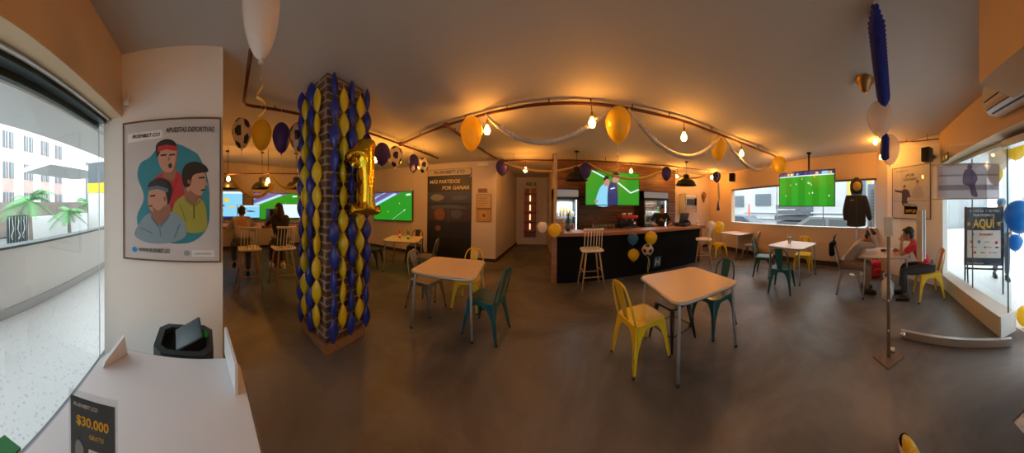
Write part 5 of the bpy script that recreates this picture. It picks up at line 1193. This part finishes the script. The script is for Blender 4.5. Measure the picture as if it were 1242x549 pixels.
for x, y, l in ((-5.1, 1.72, 'black computer tower left of the white-page monitor'), (-5.1, 2.78, 'black computer tower right of the white-page monitor')):
    t = thing('computer_tower', l, 'computer', (x, y, 1.095)); b = MB(); b.rbox((0, 0, .19), (.36, .17, .37), .008); b.build('case', M['blk'], t)
    b = MB(); b.box((.182, 0, .19), (.006, .13, .30)); b.cyl((.184, .03, .33), (.19, .03, .33), .01); b.build('front_bezel', M['blkm'], t)
for y, l in ((1.05, 'black keyboard before the pale blue monitor'), (2.2, 'black keyboard before the white-page monitor')):
    t = thing('keyboard', l, 'keyboard', (-4.82, y, 1.095)); b = MB(); b.rbox((0, 0, .011), (.14, .42, .02), .004); b.build('body', M['blk'], t)
    b = MB()
    for i in range(4):
        for j in range(13): b.box((-.045+.03*i, -.19+.0315*j, .0235), (.024, .026, .006))
    b.build('keys', mat('key_grey', (.05, .05, .055), .5), t)
# ================================================================== ON AND BEHIND THE BAR
TOPZ = 1.0585
t = thing('cash_register', 'black till terminal on right end of the bar', 'till', (3.98, 4.52, TOPZ), radians(205))
b = MB(); b.rbox((0, 0, .055), (.44, .34, .10), .012); b.build('drawer_base', M['blk'], t)
b = MB(); b.rbox((0, .04, .22), (.54, .05, .30), .012, R=Matrix.Rotation(-.2, 3, 'X')); b.build('screen_back', M['blk'], t)
b = MB(); b.box((-.13, .05, .115), (.12, .18, .05)); b.build('keypad', M['blkm'], t)
t = thing('coffee_machine', 'red and black coffee machine on the back shelf behind the bar, cups on top', 'coffee machine', (2.52, 5.12, 1.02))
b = MB(); b.rbox((0, 0, .03), (.42, .34, .06), .01); b.rbox((0, .1, .18), (.42, .14, .30), .01); b.build('body', M['blk'], t)
b = MB(); b.rbox((0, 0, .30), (.46, .38, .09), .015); b.build('red_hood', mat('machine_red', (.45, .02, .015), .3, coat=.3), t)
for sx_ in (-.08, .1): b = MB(); b.cyl((sx_, -.1, .26), (sx_, -.1, .20), .03); b.build('brew_head', M['chrome'], t)
b = MB(); b.cyl((.15, -.12, .06), (.15, -.12, .17), .04, .05, 12); b.build('milk_jug', M['chrome'], t)
CUPP = None
for k, (dx, dy) in enumerate(((-.14, 0), (-.07, .02), (.04, 0), (.12, .02))):
    t = thing('coffee_cup', '', 'cup', (2.52+dx, 5.12+dy, 1.366)) if CUPP is None else None
    l = 'small pale cup on top of the red coffee machine, %s from the left' % ordn[k]
    if CUPP is None:
        b = MB(); b.lathe((0, 0, 0), [(.018, 0), (.030, .045), (.031, .06), (.027, .058), (.016, .01), (.001, .008)], 12); b.build('cup_body', PWH, t)
        b = MB(); b.tube([(.028, 0, .045), (.045, 0, .045), (.045, 0, .02), (.026, 0, .018)], .004, 6); b.build('handle', PWH, t); CUPP = t; t['label'] = l; t['group'] = 'cups on the coffee machine'
    else: place(CUPP, True, (2.52+dx, 5.12+dy, 1.366), .6*k, l, 'cups on the coffee machine')
# back counter carrying machine and glasses
bc = thing('service_counter', 'dark low back counter between the two fridges', 'counter', (2.13, 5.30, 0))
b = MB(); b.box((0, 0, .99), (1.72, .56, .05)); b.build('worktop', M['darkw'], bc)
b = MB(); b.box((0, .02, .48), (1.70, .50, .96)); b.build('base_unit', M['blkm'], bc)
for s in (-.57, 0, .57): q_ = MB(); q_.box((s, -.24, .50), (.54, .02, .86)); d_ = q_.build('door', M['darkw'], bc); q_ = MB(); q_.box((s+.2, -.257, .8), (.015, .015, .12)); q_.build('handle', M['alu'], d_)
GL = mat('drinking_glass', (.9, .85, .8), .08, trans=.7); GP_ = None
for k in range(9):
    l = 'drinking glass in the row on the back counter below the bar television'
    if GP_ is None:
        b = MB(); b.lathe((0, 0, 0), [(.001, 0), (.026, 0), (.033, .12), (.031, .12), (.024, .008), (.001, .008)], 12); GP_ = tag(b.build('drinking_glass', GL, loc=(1.55, 5.15, 1.015)), l, 'glass', 'glasses on the back counter')
    else: place(GP_, True, (1.55+.072*k, 5.15+.02*(k % 2), 1.015), 0, l, 'glasses on the back counter')
t = thing('wooden_crate', 'small wooden box at left end of the bar holding a dark bottle', 'box', (.58, 4.45, TOPZ))
OK_ = wood('crate_pine', (.50, .28, .14), (.36, .18, .08))
for c_, d_ in (((0, -.09, .10), (.22, .012, .20)), ((0, .09, .13), (.22, .012, .26)), ((-.105, 0, .10), (.012, .18, .20)), ((.105, 0, .10), (.012, .18, .20)), ((0, 0, .006), (.21, .18, .012))): b = MB(); b.box(c_, d_); b.build('side_board', OK_, t)
t = thing('wine_bottle', 'dark green bottle standing on left end of the bar, before the fridge', 'bottle', (.80, 4.55, TOPZ)); b = MB(); b.lathe((0, 0, 0), [(.001, 0), (.05, 0), (.052, .02), (.052, .20), (.04, .25), (.02, .30), (.018, .40), (.001, .40)], 14); b.build('bottle_body', mat('dark_green_glass', (.01, .04, .015), .15), t); b = MB(); b.lathe((0, 0, .06), [(.053, 0), (.053, .10)], 14); b.build('paper_label', mat('label_dark', (.15, .13, .09), .6), t)
t = thing('menu_stand', 'small white menu card standing on right end of the bar', 'menu card', (4.42, 4.36, TOPZ), radians(20)); b = MB(); b.prism([V((-.05, -.03, 0)), V((-.05, .03, 0)), V((-.05, 0, .17))], (.10, 0, 0)); b.build('folded_card', PWH, t); b = MB(); b.box((0, -.022, .07), (.07, .004, .05), R=Matrix.Rotation(.17, 3, 'X')); b.build('printed_picture', mat('menu_red', (.45, .12, .08), .5), t)
# microwave and utensils on the pink-lit wall
t = thing('microwave_cabinet', 'white wall cabinet with microwave on the wall right of the fridges', 'microwave', at_y(838, 247, 5.42))
b = MB()
for c_, d_ in (((0, .25, 0), (.62, .02, .70)), ((-.30, .12, 0), (.02, .26, .70)), ((.30, .12, 0), (.02, .26, .70)), ((0, .12, .34), (.62, .26, .02)), ((0, .12, -.34), (.62, .26, .02))): b.box(c_, d_)
b.build('cabinet_shell', M['extw'], t)
b = MB(); b.rbox((0, .10, .07), (.54, .26, .32), .01); mw = b.build('microwave_body', mat('oven_silver', (.5, .5, .52), .35, .4), t)
b = MB(); b.box((-.05, -.035, .06), (.36, .012, .22)); b.build('oven_window', M['blk'], mw); b = MB(); b.box((.20, -.04, .07), (.10, .01, .26)); b.build('control_panel', M['blkm'], mw)
b = MB(); b.box((0, .08, .28), (.50, .2, .09)); b.build('pale_box', mat('pale_blue_white', (.8, .85, .9), .4), t)  # plain pale blue-white box, not emissive
b = MB(); b.box((0, .10, -.12), (.58, .25, .02)); b.build('shelf', M['extw'], t)
b = MB(); b.box((0, .10, -.23), (.5, .2, .18)); b.build('stored_boxes', mat('stored_tan', (.55, .38, .30), .6), t)
t = thing('wall_racket', 'round dark hanging ornament right of the microwave', 'ornament', at_y(854, 238, 5.62)); b = MB(); b.tube([V((.10*cos(a*.3), 0, .10*sin(a*.3)+.05)) for a in range(21)], .018, 6, closed=True); b.build('hoop', M['darkw'], t)
b = MB(); b.prism([V((-.07, .0, -.02)), V((.07, 0, -.02)), V((.02, 0, -.24)), V((-.02, 0, -.24))], (0, .02, 0)); b.build('tail', mat('ornament_brown', (.22, .10, .06), .6), t); b = MB(); b.ball((0, 0, .05), (.075, .012, .08), 12); b.build('centre', mat('ornament_red', (.35, .12, .08), .6), t)
# framed picture board leaning by the balloon cluster
t, f = board(Fr(at_y(798, 317, 4.05), (1, .1, 0), (.12, 0, 1)), .22, .24, 'chalk_card', 'small dark card with blue-white letter H among the bar-front balloons', 'card', mat('card_navy', (.02, .04, .08), .4), None, .012)
art(f, [([(-.07, -.08), (-.03, -.08), (-.03, .08), (-.07, .08)], 0), ([(.03, -.08), (.07, -.08), (.07, .08), (.03, .08)], 0), ([(-.04, -.02), (.04, -.02), (.04, .02), (-.04, .02)], 0)], 'letter_mark', [mat('card_white', (.35, .45, .55), .4)], t)
t = thing('curling_ribbons', 'yellow ribbon trailing under the bar-front balloon cluster', 'ribbon', at_y(786, 312, 4.12)); b = MB()
pts = [V((.012*sin(i*.9), -.02, -.045*i)) for i in range(10)]; b.tube(pts, .007, 5); b.build('ribbon_strand', mat('ribbon_olive', (.55, .5, .08), .5), t)
pts = [V((.02+.03*sin(i*.5), -.01, -.04*i)) for i in range(9)]; b = MB(); b.tube(pts, .006, 5); b.build('ribbon_strand', RW, t)
# ================================================================== SMALL THINGS ON AND BY THE TABLES
t = thing('beer_glass', 'tall amber glass on the table under the hanging television', 'glass', (4.70, 1.66, .754)); b = MB(); b.lathe((0, 0, 0), [(.001, 0), (.034, 0), (.036, .01), (.045, .20), (.042, .20), (.032, .012), (.001, .012)], 14); b.build('tumbler', GL, t); b = MB(); b.lathe((0, 0, .014), [(.001, 0), (.031, 0), (.040, .15), (.001, .15)], 14); b.build('beer', mat('beer_amber', (.65, .33, .06), .2), t)  # amber filling inside a pale tumbler
for k, (x, y, ci) in enumerate(((-3.12, 4.28, 3), (-2.95, 4.40, 1), (-2.84, 4.25, 0))): bottle((x, y, .753), ci, '%s bottle on the small table below the wall television' % ['red', 'amber', 'green'][k], 'bottles on the small table')
t = thing('napkin_dispenser', 'white square dispenser with dark round window on the white table', 'dispenser', at_z(1096, 284, .754).lerp(V((3.9, -.72, .754)), .5), radians(160)); t.location.z = .754
b = MB(); b.box((0, 0, .02), (.10, .10, .04)); b.rbox((0, 0, .14), (.06, .17, .20), .03); b.build('body', mat('dispenser_white', (.62, .60, .56), .4), t)
b = MB(); b.cyl((.030, 0, .15), (.037, 0, .15), .05, n=16); b.cyl((-.030, 0, .15), (-.037, 0, .15), .05, n=16); b.build('window', mat('dispenser_grey', (.22, .22, .20), .4), t)
b = MB(); b.lathe((0, 0, 0), [(.001, 0), (.05, 0), (.065, .03), (.055, .03), (.045, .01), (.001, .01)], 14); tag(b.build('ashtray', M['blk'], loc=(4.10, -.45, .754)), 'small dark dish on the white table', 'dish')
t = thing('carrier_bag', 'crumpled white carrier bag under the white table', 'bag', (3.62, -.46, .0)); b = MB(); bm = bmesh.new(); bmesh.ops.create_icosphere(bm, subdivisions=3, radius=1)
rnd = random.Random(8)
for v in bm.verts: k_ = 1+.16*sin(v.co.x*7+v.co.z*5)+.10*sin(v.co.y*11)+.05*rnd.random(); v.co = V((v.co.x*.09*k_, v.co.y*.11*k_, (v.co.z*.19*k_+.20)))
b.add([v.co for v in bm.verts], [[v.index for v in f_.verts] for f_ in bm.faces], 0, True); bm.free(); b.build('bag_body', mat('bag_white', (.62, .62, .60), .5), t)
b = MB(); b.tube([(0, -.05, .36), (0, -.07, .46), (0, 0, .50), (0, .07, .46), (0, .05, .36)], .010, 6, sx=.5); b.build('handle', mat('bag_white', (.62, .62, .60), .5), t)
t = thing('red_rucksack', 'red bag on the floor against the back wall behind the white table', 'bag', (4.86, -.32, 0), .4); b = MB(); b.rbox((0, 0, .19), (.22, .30, .38), .07, seg=4); b.build('bag_body', M['red'], t); b = MB(); b.rbox((-.12, 0, .13), (.07, .22, .18), .03, seg=3); b.build('pocket', M['red'], t)
b = MB(); b.tube([(0, -.05, .36), (0, -.04, .43), (0, .04, .43), (0, .05, .36)], .012, 6); b.build('handle', M['blk'], t)
t = thing('black_handbag', 'black bag hanging on back of the chair behind the man in beige', 'bag', (4.16, .50, .62), 0); b = MB(); b.rbox((.0, .06, .18), (.34, .12, .28), .05, seg=3); b.build('bag_body', M['blkm'], t)
b = MB(); b.tube([(-.12, .05, .28), (-.10, .02, .42), (0, -.02, .47), (.10, .02, .42), (.12, .05, .28)], .012, 6); b.build('strap', M['blk'], t); b = MB(); b.box((0, .125, .2), (.12, .01, .04)); b.build('buckle', M['chrome'], t)
# trainer at the lower right
t = thing('trainer_shoe', 'yellow and black trainer on the floor at bottom right', 'shoe', at_z(1107, 556, .0), radians(20))
t.location.z = 0
b = MB(); b.prism([V((x, y, 0)) for x, y in blob([(-.14, .0), (-.10, .035), (0, .033), (.08, .045), (.135, .03), (.15, 0), (.135, -.03), (.08, -.04), (0, -.033), (-.10, -.035)])], (0, 0, .022)); b.build('sole', PWH, t)
b = MB(); b.ball((.02, 0, .04), (.115, .040, .05), 16); b.ball((-.07, 0, .05), (.065, .036, .055), 14); b.build('upper', M['yel'], t)
b = MB(); b.ball((.105, 0, .036), (.045, .038, .030), 14); b.build('toe_cap', M['blkm'], t)
b = MB()
for k in range(4): b.cyl((.0+.022*k, -.022, .085-.010*k), (.0+.022*k, .022, .085-.010*k), .004, n=6)
b.build('laces', PWH, t)

# ================================================================== PEOPLE
def skin_mesh(joints, edges, m_, name, parent, sub=2, extra=None, flat=None):
    """one continuous tapering surface grown over a skeleton: joints {name: (pos, radius or (rx, ry))}"""
    names = list(joints); idx = {n: i for i, n in enumerate(names)}
    me = bpy.data.meshes.new('tmp'); me.from_pydata([tuple(joints[n][0]) for n in names], [(idx[a], idx[b]) for a, b in edges], [])
    o = bpy.data.objects.new('tmp', me); C.objects.link(o)
    md = o.modifiers.new('s', 'SKIN'); md.use_smooth_shade = True; sv = me.skin_vertices[0].data
    for n in names:
        r = joints[n][1]; sv[idx[n]].radius = r if hasattr(r, '__len__') else (r, r); sv[idx[n]].use_root = False
    sv[0].use_root = True
    s = o.modifiers.new('u', 'SUBSURF'); s.levels = sub; s.render_levels = sub
    dg = bpy.context.evaluated_depsgraph_get(); dg.update(); out = bpy.data.meshes.new_from_object(o.evaluated_get(dg))
    bpy.data.objects.remove(o)
    vs = [v.co.copy() for v in out.vertices]; fs = [tuple(p.vertices) for p in out.polygons]
    b = MB(); b.add(vs, fs, 0, True)
    if extra: extra(b)
    return b.build(name, m_, parent)
def ik(a, c, l1, l2, hint):
    """middle joint between a and c"""
    a, c = V(a), V(c); d = c-a; L = min(d.length, (l1+l2)*.999); d.normalize(); x = (l1*l1-l2*l2+L*L)/(2*L); h = sqrt(max(0, l1*l1-x*x)); hint = V(hint); hint = (hint-d*hint.dot(d)).normalized()
    return a+d*x+hint*h, a+d*L
def hand(b, w_, d, n_, side, s=1.0, curl=.5, mi=0):
    """palm, four fingers of unequal length with bent knuckles, thumb from the palm's side. d: pointing direction, n_: palm normal"""
    w_, d, n_ = V(w_), V(d).normalized(), V(n_); n_ = (n_-d*n_.dot(d)).normalized(); x = d.cross(n_)*side
    R = Matrix((x, d, n_)).transposed(); b.ball(w_+d*.045*s, (.040*s, .055*s, .017*s), 12, mi, R)
    for k, (off, L) in enumerate(((.028, .072), (.010, .080), (-.009, .074), (-.027, .058))):
        p = w_+d*.085*s+x*off*s; L *= s; c1, c2, c3 = curl*.5, curl*1.3, curl*1.9
        q1 = p+(d*cos(c1)+n_*sin(c1))*L*.45; q2 = q1+(d*cos(c2)+n_*sin(c2))*L*.32; q3 = q2+(d*cos(c3)+n_*sin(c3))*L*.23
        b.tube([p-d*.02*s, p, q1, q2, q3], [.0095*s, .0095*s, .0088*s, .0080*s, .0062*s], 7, mi)
    p = w_+d*.025*s+x*.030*s; q1 = p+(x*.7+d*.6+n_*.25).normalized()*.038*s; q2 = q1+(x*.25+d*.85+n_*.4).normalized()*.030*s
    b.tube([p-x*.01*s, p, q1, q2], [.012*s, .012*s, .0105*s, .0075*s], 7, mi)
def head(b, c, R, s=1.0):
    """skull, jaw, nose, ears; local x = forward, z = up; s=1 gives a 0.23 m head"""
    c = V(c)
    def add(o, r, n=18): b.ball(c+R @ (V(o)*s), tuple(q*s for q in r), n, 0, R)
    add((-.008, 0, .022), (.096, .076, .098)); add((.022, 0, -.045), (.066, .056, .068)); add((.075, 0, -.078), (.022, .026, .020), 12); add((.050, 0, .020), (.052, .064, .050), 12)
    b.add([c+R @ (V(p)*s) for p in ((.090, 0, .018), (.112, 0, -.026), (.088, .018, -.030), (.088, -.018, -.030), (.086, .009, .012), (.086, -.009, .012))], [(0, 4, 2, 1), (0, 1, 3, 5), (1, 2, 3)], 0, True)
    add((.098, 0, -.024), (.016, .013, .011), 8)
    for y in (-1, 1): add((-.006, y*.077, -.006), (.018, .009, .032), 10); add((.080, y*.03, .030), (.012, .018, .007), 8)
def face_bits(c, R, t, s=1.0, brows=True):
    c = V(c); P = lambda *o: c+R @ (V(o)*s)
    for y in (-1, 1):
        b = MB(); b.ball(P(.082, y*.030, .010), (.011*s, .013*s, .009*s), 10, 0, R); e_ = b.build('eye', PWH, t)
        b = MB(); b.ball(P(.0905, y*.030, .010), (.004*s, .0055*s, .0060*s), 8, 0, R); b.build('pupil', M['blk'], e_)
        b = MB(); b.ball(P(.088, y*.030, .032), (.006*s, .018*s, .004*s), 8, 0, R); b.build('eyebrow', M['hair'], t)
    b = MB(); b.ball(P(.088, 0, -.056), (.008*s, .024*s, .0065*s), 10, 0, R); b.build('lips', mat('lip_tone', (.38, .13, .10), .5), t)
def hair_short(c, R, t, m_, s=1.0, long=0.0, name='hair'):
    c = V(c); b = MB(); rnd = random.Random(3)
    b.ball(c+R @ (V((-.020, 0, .040))*s), (.097*s, .084*s, .095*s), 22, 0, R)
    b.ball(c+R @ (V((.035, 0, .095))*s), (.055*s, .062*s, .030*s), 14, 0, R)
    b.ball(c+R @ (V((-.045, 0, -.015))*s), (.062*s, .080*s, .075*s), 16, 0, R)
    for k in range(60):
        a = rnd.uniform(0, 2*pi); e = rnd.uniform(.15, 1.5); d = V((cos(a)*cos(e)*.9-.15, sin(a)*cos(e), sin(e))); p = c+R @ (V((-.015+d.x*.085, d.y*.075, .035+d.z*.092))*s); b.ball(p, (.020*s, .018*s, .016*s), 6, 0, R)
    if long: 
        pts = [(-.05, 0, .03), (-.085, 0, -.08), (-.105, 0, -.20), (-.10, 0, -.20-long)]
        b.tube([c+R @ (V(p)*s) for p in pts], [.085*s, .088*s, .080*s, .025*s], 14)
        for y in (-1, 1): b.tube([c+R @ (V(p)*s) for p in ((-.01, y*.07, .02), (-.03, y*.085, -.08), (-.05, y*.08, -.22), (-.06, y*.06, -.20-long*.8))], [.03*s, .034*s, .03*s, .01*s], 8)
    return b.build(name, m_, t)
def person(label, loc, ang, hip_z, seat=True, lean=.25, head_pitch=0.0, head_yaw=0.0, hands=None, knees=None, feet=None, shirt=None, trousers=None, skin_m=None, hair_m=None, long=0, sleeve='long', scale=1.0, curl=.6, shoes=None, female=False, palm=None):
    """faces local +x; every joint is placed in the person's own frame (feet on z=0)"""
    t = thing('person', label, 'person', loc, ang); s = scale; skin_m = skin_m or M['skin']
    hip = V((0, 0, hip_z)); up = V((sin(lean), 0, cos(lean))); sw = .17*s if not female else .15*s
    waist = hip+up*.16*s; chest = hip+(V((sin(lean*1.15), 0, cos(lean*1.15))))*.36*s; neck0 = chest+V((sin(lean*1.3), 0, cos(lean*1.3)))*.14*s
    R = Matrix.Rotation(head_yaw, 3, 'Z') @ Matrix.Rotation(head_pitch, 3, 'Y'); hc = neck0+V((sin(lean*.8+head_pitch*.3)*.06+.02, 0, .0))*s+R @ V((.025*s, 0, .135*s))
    hd = R @ V((0, 0, 1)); neck1 = hc-hd*.06*s
    sh = {k: neck0+V((-.005, k*sw, -.045*s)) for k in (1, -1)}; J = {}; E = []
    hands = hands or {1: (.35, .15, hip_z+.1), -1: (.35, -.15, hip_z+.1)}
    J['hip'] = (hip, (.135*s, .115*s)); J['waist'] = (waist, (.125*s, .10*s)); J['chest'] = (chest, (.145*s, .105*s)); J['neck0'] = (neck0, (.065*s, .065*s)); J['neck1'] = (neck1, .050*s)
    E += [('hip', 'waist'), ('waist', 'chest'), ('chest', 'neck0'), ('neck0', 'neck1')]
    el = {}; wr = {}; kn = {}; ft = {}
    for k in (1, -1):
        hint = (-.6, k*.6, -.6); e_, w_ = ik(sh[k], hands[k][:3], .29*s, .25*s, hands[k][3] if len(hands[k]) > 3 else hint); el[k] = e_; wr[k] = w_; n = 'L' if k > 0 else 'R'
        J['sh'+n] = (sh[k], .058*s); J['el'+n] = (e_, .040*s); J['wr'+n] = (w_, .026*s); E += [('chest', 'sh'+n), ('sh'+n, 'el'+n), ('el'+n, 'wr'+n)]
        f_ = V(feet[k]); hj = hip+V((0, k*.09*s, -.02)); knee, an = ik(hj, f_+V((-.04, 0, .09)), .43*s, .42*s, knees[k] if knees else (1, 0, .6)); kn[k] = knee; ft[k] = an
        J['hj'+n] = (hj, .085*s); J['kn'+n] = (knee, .058*s); J['an'+n] = (an, .038*s); E += [('hip', 'hj'+n), ('hj'+n, 'kn'+n), ('kn'+n, 'an'+n)]
    def ex(b):
        head(b, hc, R, s)
        for k in (1, -1):
            d = (wr[k]-el[k]).normalized(); pn = V(palm[k]) if palm else V((0, -k, -.3)); hand(b, wr[k], d, pn, k, s, curl)
    skin_mesh(J, E, skin_m, 'body', t, 2, ex)
    # clothing: the same skeleton, a little larger, ending at collar and cuffs
    g = .016*s; T = {}; TE = [('hip', 'waist'), ('waist', 'chest'), ('chest', 'nk')]
    T['hip'] = (hip+V((0, 0, -.02)), (.155*s, .135*s)); T['waist'] = (waist, (.145*s, .125*s)); T['chest'] = (chest, (.17*s, .13*s)); T['nk'] = (neck0.lerp(neck1, .15), (.068*s, .068*s))
    for k in (1, -1):
        n = 'L' if k > 0 else 'R'; T['sh'+n] = (sh[k], .075*s); TE += [('chest', 'sh'+n)]
        if sleeve == 'long': T['el'+n] = (el[k], .058*s); T['cf'+n] = (el[k].lerp(wr[k], .90), .040*s); TE += [('sh'+n, 'el'+n), ('el'+n, 'cf'+n)]
        else: T['cf'+n] = (sh[k].lerp(el[k], .72), .062*s); TE += [('sh'+n, 'cf'+n)]
    skin_mesh(T, TE, shirt, 'shirt', t, 2)
    P_ = {'hip': (hip+V((0, 0, .04)), (.150*s, .125*s))}; PE = []
    for k in (1, -1):
        n = 'L' if k > 0 else 'R'; hj = hip+V((0, k*.09*s, -.02)); P_['hj'+n] = (hj, .105*s); P_['md'+n] = (hj.lerp(kn[k], .55), .088*s); P_['kn'+n] = (kn[k], .072*s); P_['cf'+n] = (kn[k].lerp(ft[k], .93), .056*s); PE += [('hip', 'hj'+n), ('hj'+n, 'md'+n), ('md'+n, 'kn'+n), ('kn'+n, 'cf'+n)]
    skin_mesh(P_, PE, trousers, 'trousers', t, 2)
    for k in (1, -1):
        a = ft[k]; b = MB(); z0 = a.z-.09*1.0; b.ball(a+V((.065, 0, -.048)), (.105*s, .042*s, .038*s), 14); b.ball(a+V((-.02, 0, -.03)), (.055*s, .042*s, .052*s), 12)
        b.prism([a+V((x*s+.03, y*s, -.092)) for x, y in blob([(-.10, 0), (-.07, .038), (.02, .036), (.09, .044), (.14, 0), (.09, -.044), (.02, -.036), (-.07, -.038)])], (0, 0, .020)); b.build('shoe', shoes or M['blk'], t)
    if hair_m is not None: hair_short(hc, R, t, hair_m, s, long)
    face_bits(hc, R, t, s)
    return t, hc, R
CL = lambda n, c: mat('cloth_'+n, c, .85, bump=.25, bscale=90, sheen=.2)
# computer users
person('person in pale grey shirt hunched at the computers, seated beside the poster pillar', (-4.18, .80, 0), radians(172), .86, lean=.42, head_pitch=.35, hands={1: (.48, .16, 1.15), -1: (.48, -.14, 1.15)}, feet={1: (.28, .16, .24), -1: (.34, -.14, .04)}, knees={1: (1, .2, .5), -1: (1, -.2, .4)}, shirt=CL('pale_grey', (.52, .47, .44)), trousers=CL('denim', (.05, .07, .12)), hair_m=M['hair'])
person('person with long dark hair in black, back to us on a white stool', (-3.98, 1.55, 0), radians(174), .86, lean=.16, head_pitch=.1, hands={1: (.58, .18, 1.14), -1: (.58, -.16, 1.14)}, feet={1: (.30, .12, .24), -1: (.22, -.12, .24)}, shirt=CL('black', (.012, .011, .012)), trousers=CL('dark_denim', (.03, .035, .05)), hair_m=M['hair'], long=.18, female=True, shoes=PWH)
person('person in dark clothes at the computers, nearly hidden by the balloon column', (-4.15, 2.95, 0), radians(170), .86, lean=.2, head_pitch=.1, hands={1: (.42, .18, 1.14), -1: (.42, -.16, 1.14)}, feet={1: (.30, .12, .24), -1: (.22, -.12, .24)}, shirt=CL('charcoal', (.03, .028, .03)), trousers=CL('dark_denim', (.03, .035, .05)), hair_m=M['hair'])
st3 = place(BS, True, (-4.10, 2.95, 0), radians(172), 'white spindle-back stool under the person half hidden by the balloon column')
# barman
person('person in black leaning over the bar, in front of the right fridge', (3.50, 4.98, 0), radians(245), .93, lean=.22, head_pitch=.45, head_yaw=.2, hands={1: (.34, .22, 1.11), -1: (.32, -.22, 1.11)}, feet={1: (.06, .12, 0), -1: (-.05, -.12, 0)}, knees={1: (1, 0, 0), -1: (1, 0, 0)}, shirt=CL('black', (.012, .011, .012)), trousers=CL('black', (.012, .011, .012)), hair_m=M['hair'], sleeve='short', skin_m=M['skin2'])
# man in beige, head in hands (faces -y)
person('person in beige sweater with bowed head resting on both hands at the white table', (4.12, .25, 0), radians(262), .55, lean=.52, head_pitch=.55, head_yaw=0, hands={1: (.46, .09, 1.11, (.6, .2, -1)), -1: (.46, -.09, 1.11, (.6, -.2, -1))}, feet={1: (.34, .15, 0), -1: (.44, -.15, 0)}, knees={1: (1, .25, .8), -1: (1, -.25, .8)}, shirt=CL('beige', (.34, .29, .25)), trousers=CL('tan', (.24, .15, .10)), hair_m=M['hair'], curl=.35, palm={1: (-1, -.3, 0), -1: (-1, .3, 0)})
# man in red (faces +y)
person('person in red T-shirt and black trousers sitting at the white table, hand to chin', (3.62, -1.17, 0), radians(76), .55, lean=.40, head_pitch=.22, hands={1: (.44, .05, 1.00, (.5, .4, -1)), -1: (.52, -.12, .80, (.2, -.6, -1))}, feet={1: (.42, .16, 0), -1: (.50, -.12, 0)}, knees={1: (1, .25, .8), -1: (1, -.25, .8)}, shirt=CL('red', (.60, .012, .03)), trousers=CL('black2', (.02, .022, .03)), hair_m=M['hair'], sleeve='short', skin_m=M['skin2'])
# passer-by with cap
tp, hc, R = person('person in blue shirt and light blue cap walking outside beyond the sign', (3.74, -2.95, -.01), radians(160), .98, lean=.03, scale=1.06, hands={1: (.10, .24, .84), -1: (.05, -.24, .82)}, feet={1: (.16, .10, 0), -1: (-.14, -.10, 0)}, knees={1: (1, 0, 0), -1: (1, 0, 0)}, shirt=CL('mid_blue', (.16, .30, .48)), trousers=CL('slate', (.10, .13, .20)), hair_m=M['hair'], sleeve='short')
b = MB(); b.ball(hc+V((-.008, 0, .075)), (.125, .108, .100), 20, 0, R); b.prism([hc+V((x, y, .060)) for x, y in ((.06, -.08), (.17, -.055), (.19, 0), (.17, .055), (.06, .07))], (0, 0, .012)); b.build('cap', CL('cap_blue', (.10, .28, .45)), tp)
# display mannequin in hooded jacket with a yellow face disc
mq = thing('display_mannequin', 'black hooded jacket on a display stand with yellow round face, before the back window', 'mannequin', (5.08, .10, 0), radians(185))
b = MB(); b.cyl((0, 0, .02), (0, 0, 1.6), .018); b.lathe((0, 0, 0), [(.001, 0), (.20, 0), (.20, .02), (.03, .04), (.001, .04)], 20); b.build('stand', M['alu'], mq)
T = {'lo': (V((0, 0, 1.14)), (.17, .25)), 'wa': (V((0, 0, 1.38)), (.16, .24)), 'ch': (V((0, 0, 1.70)), (.16, .23)), 'nk': (V((0, 0, 1.93)), (.09, .09))}
E_ = [('wa', 'lo'), ('wa', 'ch'), ('ch', 'nk')]
for k, n in ((1, 'L'), (-1, 'R')): T['sh'+n] = (V((0, k*.21, 1.84)), .085); T['el'+n] = (V((.02, k*.27, 1.52)), .082); T['cf'+n] = (V((.08, k*(.32 if k > 0 else .26), 1.28)), .062); E_ += [('ch', 'sh'+n), ('sh'+n, 'el'+n), ('el'+n, 'cf'+n)]
T = {k: T[k] for k in ['wa']+[x for x in T if x != 'wa']}
skin_mesh(T, E_, CL('black', (.012, .011, .012)), 'hooded_jacket', mq)
b = MB()
b.tube([V((-.02, .0, 1.93)), V((-.04, 0, 2.03)), V((-.03, 0, 2.16)), V((-.01, 0, 2.27)), V((.0, 0, 2.34))], [.13, .155, .160, .125, .03], 16); b.tube([V((.09, .115*cos(a*.35), 2.10+.14*sin(a*.35))) for a in range(18)], .030, 7, closed=True)
b.build('hood', CL('black', (.012, .011, .012)), mq)
b = MB(); b.ball((.11, 0, 2.11), (.06, .105, .115), 18); b.build('face_disc', mat('face_ochre', (.42, .30, .03), .6), mq, label='yellow round face')
b = MB(); hand(b, (.10, .335, 1.265), (.2, .2, -1), (0, -1, 0), 1, 1.0, .5); b.build('hand', M['skin'], mq)
b = MB(); b.box((.158, -.02, 1.55), (.006, .008, .6)); b.build('zip', M['dalu'], mq)
b = MB(); b.rbox((.155, -.12, 1.78), (.012, .09, .02), .003); b.build('chest_mark', mat('mark_grey', (.3, .3, .3), .6), mq)

# daylight portals at the openings
portal('portal_left', (-.72, -1.12, 1.25), 2.4, 2.5, (0, 1, 0)); portal('portal_right', (2.95, -2.0, 1.3), 2.6, 2.5, (0, 1, 0))
pc = ww((t0+t1)/2, 1.72, .3); portal('portal_back', pc, t1-t0, 1.4, -N)
